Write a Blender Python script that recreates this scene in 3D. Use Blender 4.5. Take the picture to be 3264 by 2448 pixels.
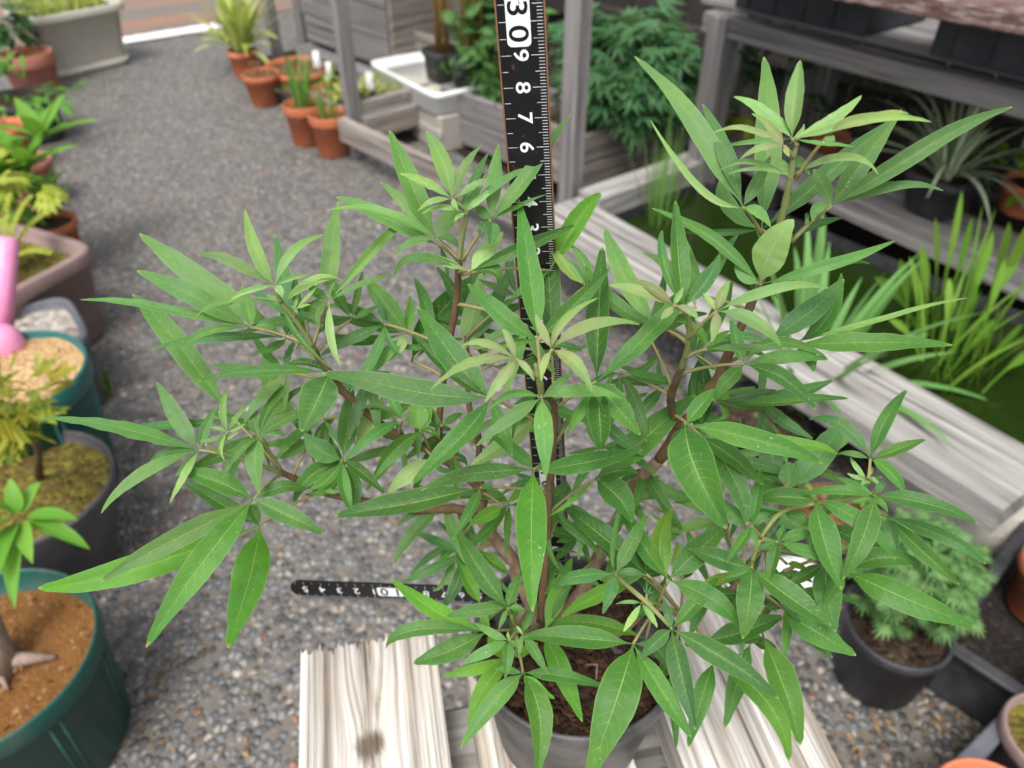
import bpy, math, random
from mathutils import Vector, Matrix, noise
R_ = math.radians
sc = bpy.context.scene
for o in list(bpy.data.objects):
    bpy.data.objects.remove(o)

# ------------------------------------------------------------------ camera, sky, sun, exposure
CAM = Vector((0, 0, 0.94)); PITCH = R_(38.2); FPX = 2451.0     # metres; ground is z = 0, the plant's soil z = 0.58
cd = bpy.data.cameras.new('camera'); cam = bpy.data.objects.new('camera', cd); sc.collection.objects.link(cam)
cam.location = CAM; cam.rotation_euler = (R_(90) - PITCH, 0, 0)
cd.sensor_fit = 'HORIZONTAL'; cd.sensor_width = 36; cd.lens = 36 * FPX / 3264
cd.clip_start = 0.01; cd.clip_end = 200
cd.dof.use_dof = True; cd.dof.focus_distance = 0.285; cd.dof.aperture_fstop = 12.0
sc.camera = cam
w = bpy.data.worlds.new('World'); sc.world = w; w.use_nodes = True
nt = w.node_tree; nt.nodes.clear()
sky = nt.nodes.new('ShaderNodeTexSky'); sky.sky_type = 'NISHITA'; sky.sun_disc = False
SUN_EL, SUN_AZ = R_(62), R_(200)
sky.sun_elevation = SUN_EL; sky.sun_rotation = SUN_AZ; sky.air_density = 1.0; sky.dust_density = 5.0; sky.ozone_density = 1.0
hs = nt.nodes.new('ShaderNodeHueSaturation'); hs.inputs['Saturation'].default_value = 0.35
bg = nt.nodes.new('ShaderNodeBackground'); bg.inputs['Strength'].default_value = 0.15
wo = nt.nodes.new('ShaderNodeOutputWorld')
nt.links.new(sky.outputs[0], hs.inputs['Color']); nt.links.new(hs.outputs[0], bg.inputs[0]); nt.links.new(bg.outputs[0], wo.inputs[0])
ld = bpy.data.lights.new('sun', 'SUN'); sun = bpy.data.objects.new('sun', ld); sc.collection.objects.link(sun)
ld.energy = 1.5; ld.angle = R_(20); ld.color = (1, 0.98, 0.95)
sd = Vector((math.sin(SUN_AZ) * math.cos(SUN_EL), math.cos(SUN_AZ) * math.cos(SUN_EL), math.sin(SUN_EL)))
sun.rotation_euler = sd.to_track_quat('Z', 'Y').to_euler(); sun.location = (0, 0, 6)
sc.view_settings.view_transform = 'Standard'; sc.view_settings.look = 'None'
sc.view_settings.gamma = 1; sc.view_settings.exposure = 0.70
sc.cycles.max_bounces = 8; sc.cycles.transparent_max_bounces = 8

# ------------------------------------------------------------------ rays: survey points of the place
CF = Vector((0, math.cos(PITCH), -math.sin(PITCH))); CU = Vector((0, math.sin(PITCH), math.cos(PITCH)))
def ray(x, y):
    return Vector(((x - 1632) / FPX, 0, 0)) + CF + CU * ((1224 - y) / FPX)
def W(u, v, z=0.0):                 # sight line (2212 px frame) met with the level z
    d = ray(u * 1.4756, v * 1.4756); return CAM + d * ((z - CAM.z) / d.z)
def AY(u, v, y):                    # sight line met with the upright plane at distance y
    d = ray(u * 1.4756, v * 1.4756); return CAM + d * (y / d.y)

# ------------------------------------------------------------------ mesh builder and object helpers
UP = Vector((0, 0, 1))
def V(*a): return Vector(a)
class MB:
    def __init__(s): s.v = []; s.f = []; s.uv = []; s.mi = []; s.cur = 0
    def add(s, vs, fs, uvs=None):
        b = len(s.v); s.v += [Vector(p) for p in vs]
        for f in fs:
            s.f.append([b + i for i in f]); s.mi.append(s.cur)
            s.uv.append([uvs[i] if uvs else (0, 0) for i in f])
    def tube(s, pts, rad, n=7, cap=True):
        pts = [Vector(p) for p in pts]; m = len(pts)
        if not isinstance(rad, (list, tuple)): rad = [rad] * m
        vs = []; uvs = []; ref = None; L = 0
        for i, p in enumerate(pts):
            t = (pts[min(i + 1, m - 1)] - pts[max(i - 1, 0)]).normalized()
            if ref is None: ref = t.orthogonal().normalized()
            ref = (ref - t * ref.dot(t)).normalized(); b = t.cross(ref)
            if i: L += (p - pts[i - 1]).length
            for k in range(n):
                a = 2 * math.pi * k / n
                vs.append(p + (ref * math.cos(a) + b * math.sin(a)) * rad[i]); uvs.append((L, k / n * 6.28 * rad[i]))
        fs = [[i * n + k, i * n + (k + 1) % n, (i + 1) * n + (k + 1) % n, (i + 1) * n + k] for i in range(m - 1) for k in range(n)]
        if cap: fs += [list(range(n))[::-1], [(m - 1) * n + k for k in range(n)]]
        s.add(vs, fs, uvs)
    def obox(s, c, ax, ay, sx, sy, sz, bev=0.003, taper=1.0):      # box with axes ax, ay; c = centre; grain runs along its longest side
        ax = Vector(ax).normalized(); ay = (Vector(ay) - ax * ax.dot(Vector(ay))).normalized(); az = ax.cross(ay)
        c = Vector(c); off = random.random() * 7
        prof = [(-.5, bev), (-.5, 0)]
        rings = []
        b = min(bev, sx * .3, sy * .3, sz * .3)
        for zz, ins in ((-sz / 2, b), (-sz / 2 + b, 0), (sz / 2 - b, 0), (sz / 2, b)):
            k = taper if zz < 0 else 1
            hx, hy = sx / 2 * k - ins, sy / 2 * k - ins
            r = []
            for px, py in ((-1, -1), (1, -1), (1, 1), (-1, 1)):
                r += [(px * hx, py * hy, zz)]
            # chamfer the upright corners too
            q = []
            cb = min(b, hx * .5, hy * .5)
            for (x, y, z), (dx, dy) in zip(r, ((-1, -1), (1, -1), (1, 1), (-1, 1))):
                if dx * dy > 0: q += [(x, y - dy * cb, z), (x - dx * cb, y, z)]
                else: q += [(x - dx * cb, y, z), (x, y - dy * cb, z)]
            rings.append(q)
        fl = [p for r in rings for p in r]
        dims = [(sx, 0), (sy, 1), (sz, 2)]; la = max(dims)[1]; oth = [i for i in (0, 1, 2) if i != la]
        vs = [c + ax * p[0] + ay * p[1] + az * p[2] for p in fl]
        uvs = [(p[la] + off, p[oth[0]] + p[oth[1]] * 1.0 + off * 3) for p in fl]
        n = 8
        fs = [[i * n + k, i * n + (k + 1) % n, (i + 1) * n + (k + 1) % n, (i + 1) * n + k] for i in range(3) for k in range(n)]
        fs += [list(range(n))[::-1], [3 * n + k for k in range(n)]]
        s.add(vs, fs, uvs)
    def lathe(s, c, prof, n=40, sq=0, rot=0, sx=1, sy=1, flat=None):     # sq > 0: rounded square of exponent sq
        c = Vector(c); vs = []; uvs = []
        for j, (r, z) in enumerate(prof):
            for k in range(n):
                a = 2 * math.pi * k / n; ca, sa = math.cos(a), math.sin(a)
                q = 1.0
                if sq: q = (abs(ca) ** sq + abs(sa) ** sq) ** (-1 / sq)
                x, y = r * q * ca * sx, r * q * sa * sy
                vs.append(c + V(x * math.cos(rot) - y * math.sin(rot), x * math.sin(rot) + y * math.cos(rot), z)); uvs.append((k / n, z))
        m = len(prof)
        fs = [[i * n + k, i * n + (k + 1) % n, (i + 1) * n + (k + 1) % n, (i + 1) * n + k] for i in range(m - 1) for k in range(n)]
        if prof[0][0] > 1e-5: fs.append(list(range(n))[::-1])
        if prof[-1][0] > 1e-5: fs.append([(m - 1) * n + k for k in range(n)])
        s.add(vs, fs, uvs)
    def strip(s, pts, side, wid, prof, fold=0.15, up=None, na=2, flip=False, curl=0.0, wav=0.0, ph=0.0):
        m = len(pts); vs = []; uvs = []; K = 2 * na + 1
        for i, p in enumerate(pts):
            t = (pts[min(i + 1, m - 1)] - pts[max(i - 1, 0)]).normalized()
            sd_ = side[i] if isinstance(side, list) else side
            sd_ = (sd_ - t * sd_.dot(t)).normalized(); nn = sd_.cross(t) if not flip else t.cross(sd_)
            if up is not None and nn.dot(up) < 0: nn = -nn
            hw = wid / 2 * prof(i / (m - 1))
            for k in range(K):
                a = (k - na) / na
                h = fold * abs(a) * hw - curl * a * a * hw + wav * hw * abs(a) * math.sin(ph + i * 1.9 + (1.3 if a > 0 else 0))
                vs.append(p + sd_ * (a * hw) + nn * h); uvs.append((0.5 + a * 0.5, i / (m - 1)))
        fs = []
        for i in range(m - 1):
            for k in range(K - 1):
                q = [i * K + k, i * K + k + 1, (i + 1) * K + k + 1, (i + 1) * K + k]
                fs.append(q[::-1] if flip else q)
        s.add(vs, fs, uvs)

col = sc.collection
ORI = {}
def empty(name, loc, label=None, cat=None, group=None):
    o = bpy.data.objects.new(name, None); col.objects.link(o); o.location = loc; o.empty_display_size = 0.02
    ORI[o.name] = Vector(loc); tag(o, label, cat, group); return o
def tag(o, label=None, cat=None, group=None, kind=None):
    if label: o['label'] = label
    if cat: o['category'] = cat
    if group: o['group'] = group
    if kind: o['kind'] = kind
    return o
def build(name, mb, mat, parent=None, smooth=True, color=None, origin=None, label=None):
    org = ORI[parent.name] if parent else Vector(origin if origin is not None else (0, 0, 0))
    me = bpy.data.meshes.new(name); me.from_pydata([p - org for p in mb.v], [], mb.f)
    uv = me.uv_layers.new(name='UVMap'); flat = [c for f in mb.uv for t in f for c in t]; uv.data.foreach_set('uv', flat)
    mats = mat if isinstance(mat, (list, tuple)) else [mat]
    for m in mats: me.materials.append(m)
    if len(mats) > 1: me.polygons.foreach_set('material_index', mb.mi)
    if smooth:
        me.polygons.foreach_set('use_smooth', [True] * len(me.polygons))
    me.update()
    o = bpy.data.objects.new(name, me); col.objects.link(o)
    if smooth == 'auto':
        try: me.set_sharp_from_angle(angle=R_(40))
        except Exception: pass
    if parent: o.parent = parent
    else: o.location = org
    ORI[o.name] = org
    if color: o.color = color
    if label: o['label'] = label
    return o

# ------------------------------------------------------------------ materials
class NT:
    def __init__(s, name):
        s.m = bpy.data.materials.new(name); s.m.use_nodes = True; s.t = s.m.node_tree; s.t.nodes.clear()
        s.out = s.n('ShaderNodeOutputMaterial')
    def n(s, typ, **kw):
        x = s.t.nodes.new(typ)
        for k, v in kw.items(): setattr(x, k, v)
        return x
    def l(s, a, b): s.t.links.new(a, b)
    def put(s, sock, v):
        if isinstance(v, bpy.types.NodeSocket): s.l(v, sock)
        elif isinstance(v, (tuple, list)) and len(v) == 3 and sock.type == 'RGBA': sock.default_value = (*v, 1)
        else: sock.default_value = v
    def math(s, op, a, b=None, c=None, clamp=False):
        x = s.n('ShaderNodeMath', operation=op); x.use_clamp = clamp
        for i, v in enumerate((a, b, c)):
            if v is not None: s.put(x.inputs[i], v)
        return x.outputs[0]
    def mix(s, f, a, b, typ='MIX'):
        x = s.n('ShaderNodeMix', data_type='RGBA', blend_type=typ)
        s.put(x.inputs[0], f); s.put(x.inputs[6], a); s.put(x.inputs[7], b); return x.outputs[2]
    def noise(s, vec, scale, detail=4, rough=0.55, dist=0.0):
        x = s.n('ShaderNodeTexNoise'); x.inputs['Scale'].default_value = scale; x.inputs['Detail'].default_value = detail
        x.inputs['Roughness'].default_value = rough; x.inputs['Distortion'].default_value = dist
        if vec is not None: s.l(vec, x.inputs['Vector'])
        return x.outputs['Fac']
    def vor(s, vec, scale, feature='F1', rnd=1.0):
        x = s.n('ShaderNodeTexVoronoi', feature=feature); x.inputs['Scale'].default_value = scale; x.inputs['Randomness'].default_value = rnd
        if vec is not None: s.l(vec, x.inputs['Vector'])
        return x
    def ramp(s, f, stops, interp='LINEAR'):
        x = s.n('ShaderNodeValToRGB'); r = x.color_ramp; r.interpolation = interp
        while len(r.elements) < len(stops): r.elements.new(0.5)
        for e, (p, c) in zip(r.elements, stops):
            e.position = p; e.color = (c, c, c, 1) if not isinstance(c, (tuple, list)) else (*c, 1)
        s.l(f, x.inputs[0]); return x.outputs[0]
    def coord(s, which='Object'): return s.n('ShaderNodeTexCoord').outputs[which]
    def mapping(s, vec, scale=(1, 1, 1), loc=(0, 0, 0)):
        x = s.n('ShaderNodeMapping'); x.inputs['Scale'].default_value = scale; x.inputs['Location'].default_value = loc; s.l(vec, x.inputs[0]); return x.outputs[0]
    def bump(s, h, strength=0.5, dist=0.002):
        x = s.n('ShaderNodeBump'); x.inputs['Strength'].default_value = strength; x.inputs['Distance'].default_value = dist; s.l(h, x.inputs['Height']); return x.outputs[0]
    def bsdf(s, color, rough=0.6, spec=0.4, normal=None, **kw):
        x = s.n('ShaderNodeBsdfPrincipled'); s.put(x.inputs['Base Color'], color); s.put(x.inputs['Roughness'], rough)
        x.inputs['Specular IOR Level'].default_value = spec
        if normal is not None: s.l(normal, x.inputs['Normal'])
        for k, v in kw.items(): s.put(x.inputs[k], v)
        return x.outputs[0]
    def end(s, sh): s.l(sh, s.out.inputs[0]); return s.m

def mat_plastic(name, c, rough=0.5, dirt=0.35, dirtc=(0.12, 0.10, 0.08), scale=30, spec=0.4):
    t = NT(name); co = t.coord()
    n1 = t.noise(co, scale, 6, 0.65); n2 = t.noise(co, scale * 6, 3)
    m = t.ramp(n1, [(0.42, 0.0), (0.72, 1.0)])
    cc = t.mix(t.math('MULTIPLY', m, dirt), c, dirtc)
    cc = t.mix(t.math('MULTIPLY', t.ramp(n2, [(0.45, 0.0), (0.8, 1.0)]), 0.25), cc, tuple(min(1, k * 1.6 + 0.03) for k in c))
    r = t.math('MULTIPLY_ADD', n1, 0.35, rough - 0.15)
    return t.end(t.bsdf(cc, r, spec, t.bump(n2, 0.12, 0.001)))
def mat_terra(name, c=(0.42, 0.13, 0.06)):
    t = NT(name); co = t.coord()
    n1 = t.noise(co, 14, 6, 0.6); n2 = t.noise(co, 90, 4)
    cc = t.mix(t.ramp(n1, [(0.45, 0.0), (0.75, 0.55)]), c, tuple(k * 0.45 for k in c))
    cc = t.mix(t.ramp(t.noise(co, 22, 5), [(0.55, 0.0), (0.8, 0.5)]), cc, (0.5, 0.33, 0.24))
    return t.end(t.bsdf(cc, 0.8, 0.25, t.bump(n2, 0.25, 0.002)))
def mat_soil(name, cs, scale=220, bump=1.0):
    t = NT(name); co = t.coord()
    v = t.vor(co, scale); n = t.noise(co, 18, 5)
    c1 = t.ramp(v.outputs['Color'], [(0.0, cs[0]), (0.45, cs[1]), (0.8, cs[2]), (1.0, cs[3])])
    cc = t.mix(t.ramp(n, [(0.4, 0.0), (0.7, 0.5)]), c1, cs[0])
    h = t.math('SUBTRACT', 1.0, v.outputs['Distance'])
    return t.end(t.bsdf(cc, 0.95, 0.1, t.bump(h, bump, 0.004)))
def mat_wood(name, light=(0.48, 0.44, 0.38), dark=(0.16, 0.13, 0.10), warm=(0.36, 0.26, 0.17), grain=1.0, vs=55, bump=0.6, knot=False):
    t = NT(name); uv = t.coord('UV')
    a = t.noise(t.mapping(uv, (2.2, vs, 1)), 1.0, 6, 0.6, 0.1)
    b = t.noise(t.mapping(uv, (5.0, vs * 4, 1)), 1.0, 4, 0.6)
    c = t.noise(t.mapping(uv, (9, 9, 1)), 1.0, 4)
    cc = t.ramp(a, [(0.34, dark), (0.47, tuple(0.55 * x + 0.45 * y for x, y in zip(light, dark))), (0.58, light), (0.8, tuple(min(1, x * 1.18) for x in light))])
    cc = t.mix(t.ramp(b, [(0.35, 0.55), (0.55, 0.0)]), cc, dark)
    cc = t.mix(t.ramp(c, [(0.5, 0.0), (0.75, 0.6)]), cc, warm)
    ck = t.noise(t.mapping(uv, (1.6, vs * .9, 1), (3, 7, 0)), 1.0, 3, 0.5); cc = t.mix(t.ramp(ck, [(0.30, 0.8), (0.335, 0.0)]), cc, tuple(x * .35 for x in dark))
    if knot:
        at = t.n('ShaderNodeAttribute', attribute_name='knot')
        cc = t.mix(at.outputs['Fac'], cc, (0.14, 0.12, 0.10))
        at2 = t.n('ShaderNodeAttribute', attribute_name='stain')
        cc = t.mix(at2.outputs['Fac'], cc, (0.20, 0.14, 0.08))
    h = t.math('ADD', a, t.math('MULTIPLY', b, 0.5))
    return t.end(t.bsdf(cc, 0.85, 0.2, t.bump(h, bump, 0.003)))
def mat_leaves(name, c1, c2, trans=0.3, rough=0.5, c3=None, midc=(0.3, 0.4, 0.12), midw=0.05, midf=0.25):
    t = NT(name); g = t.n('ShaderNodeNewGeometry')
    cc = t.mix(g.outputs['Random Per Island'], c1, c2)
    if c3: cc = t.mix(t.ramp(t.noise(t.coord(), 25, 2), [(0.5, 0.0), (0.62, 1.0)]), cc, c3)
    uvx = t.n('ShaderNodeSeparateXYZ'); t.l(t.coord('UV'), uvx.inputs[0])
    mid = t.math('LESS_THAN', t.math('ABSOLUTE', t.math('SUBTRACT', uvx.outputs[0], 0.5)), midw)
    cc = t.mix(t.math('MULTIPLY', mid, midf), cc, midc)
    p = t.bsdf(cc, rough, 0.35)
    tr = t.n('ShaderNodeBsdfTranslucent'); t.l(t.mix(0.35, cc, (0.35, 0.45, 0.05)), tr.inputs[0])
    mx = t.n('ShaderNodeMixShader'); mx.inputs[0].default_value = trans; t.l(p, mx.inputs[1]); t.l(tr.outputs[0], mx.inputs[2])
    return t.end(mx.outputs[0])
def mat_flat(name, c, rough=0.6, spec=0.3):
    t = NT(name); n = t.noise(t.coord(), 40, 4)
    return t.end(t.bsdf(t.mix(t.ramp(n, [(0.4, 0.0), (0.8, 0.3)]), c, tuple(k * 0.6 for k in c)), rough, spec))

def mat_mainleaf():
    t = NT('shrub leaflet'); oi = t.n('ShaderNodeObjectInfo'); g = t.n('ShaderNodeNewGeometry'); co = t.coord()
    uv = t.n('ShaderNodeSeparateXYZ'); t.l(t.coord('UV'), uv.inputs[0])
    a = t.math('MULTIPLY', t.math('ABSOLUTE', t.math('SUBTRACT', uv.outputs[0], 0.5)), 2.0)          # 0 midrib, 1 margin
    v = uv.outputs[1]
    mid = t.math('MULTIPLY', t.ramp(a, [(0.0, 1.0), (0.03, 0.75), (0.06, 0.0)]), t.ramp(v, [(0.0, 1.0), (0.5, 0.85), (0.9, 0.25)]))
    wob = t.math('MULTIPLY', t.math('SUBTRACT', t.noise(co, 160, 2), 0.5), 0.05)
    ph = t.math('MULTIPLY', t.math('ADD', t.math('SUBTRACT', v, t.math('MULTIPLY', t.math('ADD', a, t.math('MULTIPLY', t.math('MULTIPLY', a, a), 1.3)), 0.055)), wob), 13.0)
    fr = t.math('ABSOLUTE', t.math('SUBTRACT', t.math('FRACT', ph), 0.5))
    vein = t.math('MULTIPLY', t.ramp(fr, [(0.0, 1.0), (0.03, 0.7), (0.07, 0.0)]), t.math('MULTIPLY', t.ramp(a, [(0.0, 1.0), (0.6, 0.5), (0.85, 0.0)]), t.ramp(t.noise(co, 110, 2), [(0.35, 0.25), (0.65, 1.0)])))
    base = oi.outputs['Color']
    n1 = t.noise(co, 55, 4); n2 = t.noise(co, 420, 3)
    up = t.mix(t.ramp(n1, [(0.35, 0.0), (0.7, 0.65)]), base, t.mix(1.0, base, (1.5, 1.25, 0.72), 'MULTIPLY'))
    up = t.mix(t.math('MULTIPLY', t.ramp(n2, [(0.3, 0.0), (0.7, 1.0)]), 0.3), up, t.mix(1.0, base, (0.68, 0.76, 0.72), 'MULTIPLY'))
    bt = t.math('MULTIPLY', t.math('SUBTRACT', 1.0, oi.outputs['Alpha']), t.math('MULTIPLY', t.ramp(v, [(0.1, 1.0), (0.95, 0.0)]), t.ramp(a, [(0.0, 0.35), (0.6, 1.0)])))
    up = t.mix(t.ramp(t.noise(co, 28, 3), [(0.55, 0.0), (0.75, 0.45)]), up, t.mix(1.0, base, (1.9, 1.35, 0.8), 'MULTIPLY'))
    up = t.mix(t.math('MULTIPLY', bt, 0.72), up, (0.25, 0.16, 0.11))
    up = t.mix(t.math('MULTIPLY', vein, 0.70), up, (0.19, 0.35, 0.12))
    up = t.mix(t.math('MULTIPLY', mid, 0.75), up, (0.30, 0.45, 0.10))
    edge = t.math('MULTIPLY', t.ramp(a, [(0.9, 0.0), (0.99, 1.0)]), 0.35)
    up = t.mix(edge, up, (0.24, 0.38, 0.12))
    # lime-scale specks left by watering
    spv = t.n('ShaderNodeVectorMath', operation='ADD'); spn = t.n('ShaderNodeTexNoise'); spn.inputs['Scale'].default_value = 260; spn.inputs['Detail'].default_value = 3; t.l(co, spn.inputs['Vector'])
    sps = t.n('ShaderNodeVectorMath', operation='SCALE'); t.l(spn.outputs['Color'], sps.inputs[0]); sps.inputs['Scale'].default_value = 0.006; t.l(co, spv.inputs[0]); t.l(sps.outputs[0], spv.inputs[1])
    sp = t.vor(spv.outputs[0], 430); mask = t.ramp(t.noise(co, 70, 2), [(0.54, 0.0), (0.68, 1.0)])
    speck = t.math('MULTIPLY', t.ramp(sp.outputs['Distance'], [(0.07, 1.0), (0.19, 0.0)]), mask)
    speck = t.math('MULTIPLY', speck, t.ramp(t.noise(co, 900, 2), [(0.42, 0.0), (0.6, 0.75)]))
    bs = t.vor(spv.outputs[0], 46); up = t.mix(t.math('MULTIPLY', t.ramp(bs.outputs['Distance'], [(0.035, 0.8), (0.075, 0.0)]), t.ramp(t.noise(co, 19, 1), [(0.52, 0.0), (0.56, 1.0)])), up, (0.16, 0.10, 0.03))
    up = t.mix(speck, up, (0.55, 0.63, 0.6))
    tip = t.ramp(v, [(0.965, 0.0), (0.995, 0.6)])
    up = t.mix(tip, up, (0.38, 0.40, 0.10))
    und = t.mix(0.50, base, (0.32, 0.43, 0.19))
    und = t.mix(t.math('MULTIPLY', vein, 0.45), und, (0.40, 0.50, 0.28)); und = t.mix(t.math('MULTIPLY', mid, 0.8), und, (0.48, 0.55, 0.28))
    cc = t.mix(g.outputs['Backfacing'], up, und)
    h = t.math('SUBTRACT', t.math('ADD', t.math('MULTIPLY', n2, 0.30), t.math('MULTIPLY', t.noise(co, 150, 2), 0.9)), t.math('ADD', t.math('MULTIPLY', vein, 0.10), t.math('MULTIPLY', mid, 0.9)))
    nb = t.bump(h, 0.5, 0.0008)
    p = t.bsdf(cc, t.math('MULTIPLY_ADD', n1, 0.22, 0.40), 0.30, nb)
    p_n = p.node; p_n.inputs['Sheen Weight'].default_value = 0.05; p_n.inputs['Sheen Roughness'].default_value = 0.5
    tr = t.n('ShaderNodeBsdfTranslucent'); t.l(t.mix(1.0, cc, (1.5, 1.55, 0.45), 'MULTIPLY'), tr.inputs[0])
    mx = t.n('ShaderNodeMixShader'); mx.inputs[0].default_value = 0.30; t.l(p, mx.inputs[1]); t.l(tr.outputs[0], mx.inputs[2])
    return t.end(mx.outputs[0])
M_LEAF = mat_mainleaf()
def mat_stem(name, c1, c2):
    t = NT(name); co = t.coord(); n = t.noise(t.mapping(co, (1, 1, 0.25)), 300, 5); n2 = t.noise(co, 60, 3)
    cc = t.mix(t.ramp(n, [(0.35, 0.0), (0.7, 1.0)]), c1, c2); cc = t.mix(t.math('MULTIPLY', n2, 0.4), cc, tuple(k * 0.5 for k in c1))
    return t.end(t.bsdf(cc, 0.8, 0.2, t.bump(n, 0.4, 0.001)))
M_BARK = mat_stem('brown bark', (0.20, 0.125, 0.08), (0.36, 0.27, 0.20))
M_STEM = mat_stem('dark young stem', (0.12, 0.075, 0.04), (0.20, 0.13, 0.07))
M_GREENSTEM = mat_stem('green shoot', (0.20, 0.24, 0.08), (0.27, 0.29, 0.12))
M_PET = mat_stem('leaf stalk', (0.23, 0.24, 0.09), (0.32, 0.24, 0.12))

def mat_ground():
    t = NT('pebble paving'); co = t.coord()
    big = t.noise(co, 1.3, 5); med = t.noise(co, 7, 4)
    wv = t.n('ShaderNodeVectorMath', operation='ADD'); nn = t.n('ShaderNodeTexNoise'); nn.inputs['Scale'].default_value = 45
    t.l(co, nn.inputs['Vector'])
    sc_ = t.n('ShaderNodeVectorMath', operation='SCALE'); t.l(nn.outputs['Color'], sc_.inputs[0]); sc_.inputs['Scale'].default_value = 0.008
    t.l(co, wv.inputs[0]); t.l(sc_.outputs[0], wv.inputs[1]); vec = wv.outputs[0]
    v1 = t.vor(vec, 88); e1 = t.vor(vec, 88, 'DISTANCE_TO_EDGE')
    sepc = t.n('ShaderNodeSeparateColor'); t.l(v1.outputs['Color'], sepc.inputs[0])
    peb = t.ramp(sepc.outputs[0], [(0.0, (0.048, 0.055, 0.060)), (0.20, (0.118, 0.130, 0.138)), (0.42, (0.218, 0.226, 0.222)), (0.58, (0.156, 0.166, 0.170)),
                                   (0.72, (0.27, 0.255, 0.22)), (0.80, (0.13, 0.144, 0.16)), (0.935, (0.32, 0.28, 0.23)), (0.975, (0.26, 0.11, 0.07)), (0.986, (0.46, 0.43, 0.38))], 'CONSTANT')
    br = t.math('MULTIPLY_ADD', sepc.outputs[1], 0.6, 0.72)
    br3 = t.n('ShaderNodeCombineColor'); [t.l(br, br3.inputs[i]) for i in range(3)]
    peb = t.mix(1.0, peb, br3.outputs[0], 'MULTIPLY')
    peb = t.mix(t.math('MULTIPLY', t.noise(co, 300, 3), 0.35), peb, (0.2, 0.18, 0.16))
    mort = t.mix(t.noise(co, 60, 5), (0.070, 0.058, 0.048), (0.20, 0.172, 0.142))
    k = t.math('MULTIPLY', t.ramp(e1.outputs['Distance'], [(0.03, 0.0), (0.12, 1.0)]), t.ramp(v1.outputs['Distance'], [(0.56, 1.0), (0.80, 0.0)]))
    k = t.math('MULTIPLY', k, t.math('LESS_THAN', sepc.outputs[2], 0.92))
    cc = t.mix(k, mort, peb)
    cc = t.mix(t.ramp(big, [(0.42, 0.0), (0.72, 0.25)]), cc, (0.15, 0.145, 0.14))
    cc = t.mix(t.ramp(med, [(0.55, 0.0), (0.8, 0.25)]), cc, (0.25, 0.21, 0.17))
    h = t.math('MULTIPLY', t.ramp(v1.outputs['Distance'], [(0.0, 1.0), (0.35, 0.8), (0.65, 0.0)]), k)
    return t.end(t.bsdf(cc, t.math('MULTIPLY_ADD', k, -0.26, 0.76), 0.5, t.bump(h, 1.0, 0.005)))
# ------------------------------------------------------------------ ground
random.seed(5)
g = MB(); g.add([V(-14, -6, 0), V(14, -6, 0), V(14, 20, 0), V(-14, 20, 0)], [[0, 1, 2, 3]])
tag(build('ground', g, mat_ground(), smooth=False), kind='structure')
# bare brown soil strip beyond the white line, and the line itself
a, b = W(262, 92), W(474, 58); dl = (b - a).normalized(); nl = V(-dl.y, dl.x, 0)
a2, b2 = a - dl * 0.4 + nl * 0.10, b + dl * 3 + nl * 0.10
g = MB(); g.add([p + UP * 0.004 for p in (a2 - dl * 3, b2, b2 + nl * 3.5, a2 - dl * 3 + nl * 3.5)], [[0, 1, 2, 3]])
t = NT('rusty soil'); co = t.coord(); ang = math.atan2(dl.y, dl.x)
rm = t.n('ShaderNodeMapping'); rm.inputs['Rotation'].default_value = (0, 0, -ang); t.l(co, rm.inputs[0])
st = t.noise(t.mapping(rm.outputs[0], (0.5, 9, 1)), 1.0, 3); nz = t.noise(co, 30, 5)
cc = t.ramp(st, [(0.35, (0.15, 0.135, 0.12)), (0.5, (0.20, 0.17, 0.145)), (0.56, (0.33, 0.15, 0.085)), (0.62, (0.21, 0.16, 0.13)), (0.75, (0.17, 0.15, 0.135))])
cc = t.mix(t.ramp(nz, [(0.4, 0.0), (0.7, 0.6)]), cc, (0.14, 0.12, 0.10))
tag(build('soil_strip', g, t.end(t.bsdf(cc, 0.9, 0.2, t.bump(nz, 0.6, 0.01))), smooth=False), kind='structure')
g = MB()
n = 24
L = (b - a).length; vs = []
for i in range(n + 1):
    p = a + dl * (L * i / n)
    vs += [p + nl * (-0.055 + 0.012 * noise.noise(V(i * .9, 1, 0))) + UP * 0.008, p + nl * (0.06 + 0.012 * noise.noise(V(i * .9, 5, 0))) + UP * 0.008]
g.add(vs, [[2 * i, 2 * i + 2, 2 * i + 3, 2 * i + 1] for i in range(n)])
tag(build('painted_line', g, mat_plastic('worn white paint', (0.78, 0.78, 0.77), 0.7, 0.3, (0.4, 0.38, 0.35), 8), smooth=False), kind='structure')

# ------------------------------------------------------------------ shared looks
M_WOOD = mat_wood('grey weathered timber', (0.33, 0.30, 0.27), (0.12, 0.10, 0.085), (0.26, 0.20, 0.15))
M_WOODG = mat_wood('cool grey timber', (0.27, 0.26, 0.255), (0.11, 0.10, 0.10), (0.22, 0.19, 0.17))
M_WOODB = mat_wood('pale bleached timber', (0.40, 0.385, 0.365), (0.12, 0.11, 0.10), (0.31, 0.29, 0.265), vs=46, bump=0.9)
M_BENCH = mat_wood('sun-bleached grooved board', (0.66, 0.635, 0.59), (0.21, 0.17, 0.13), (0.58, 0.48, 0.36), vs=95, bump=0.9, knot=True)
M_SHADEWOOD = mat_wood('shade-darkened fence timber', (0.055, 0.048, 0.044), (0.02, 0.017, 0.015), (0.045, 0.036, 0.027))  # shade at the back of the racks is worked into this timber colour
M_TERRA = mat_terra('terracotta'); M_TERRA2 = mat_terra('pinkish terracotta', (0.38, 0.15, 0.11)); M_TERRA3 = mat_terra('bright orange terracotta', (0.55, 0.17, 0.08))
M_DKGREY = mat_plastic('dark grey plastic', (0.060, 0.058, 0.060), 0.55, 0.5, (0.15, 0.13, 0.12), 18)
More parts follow.
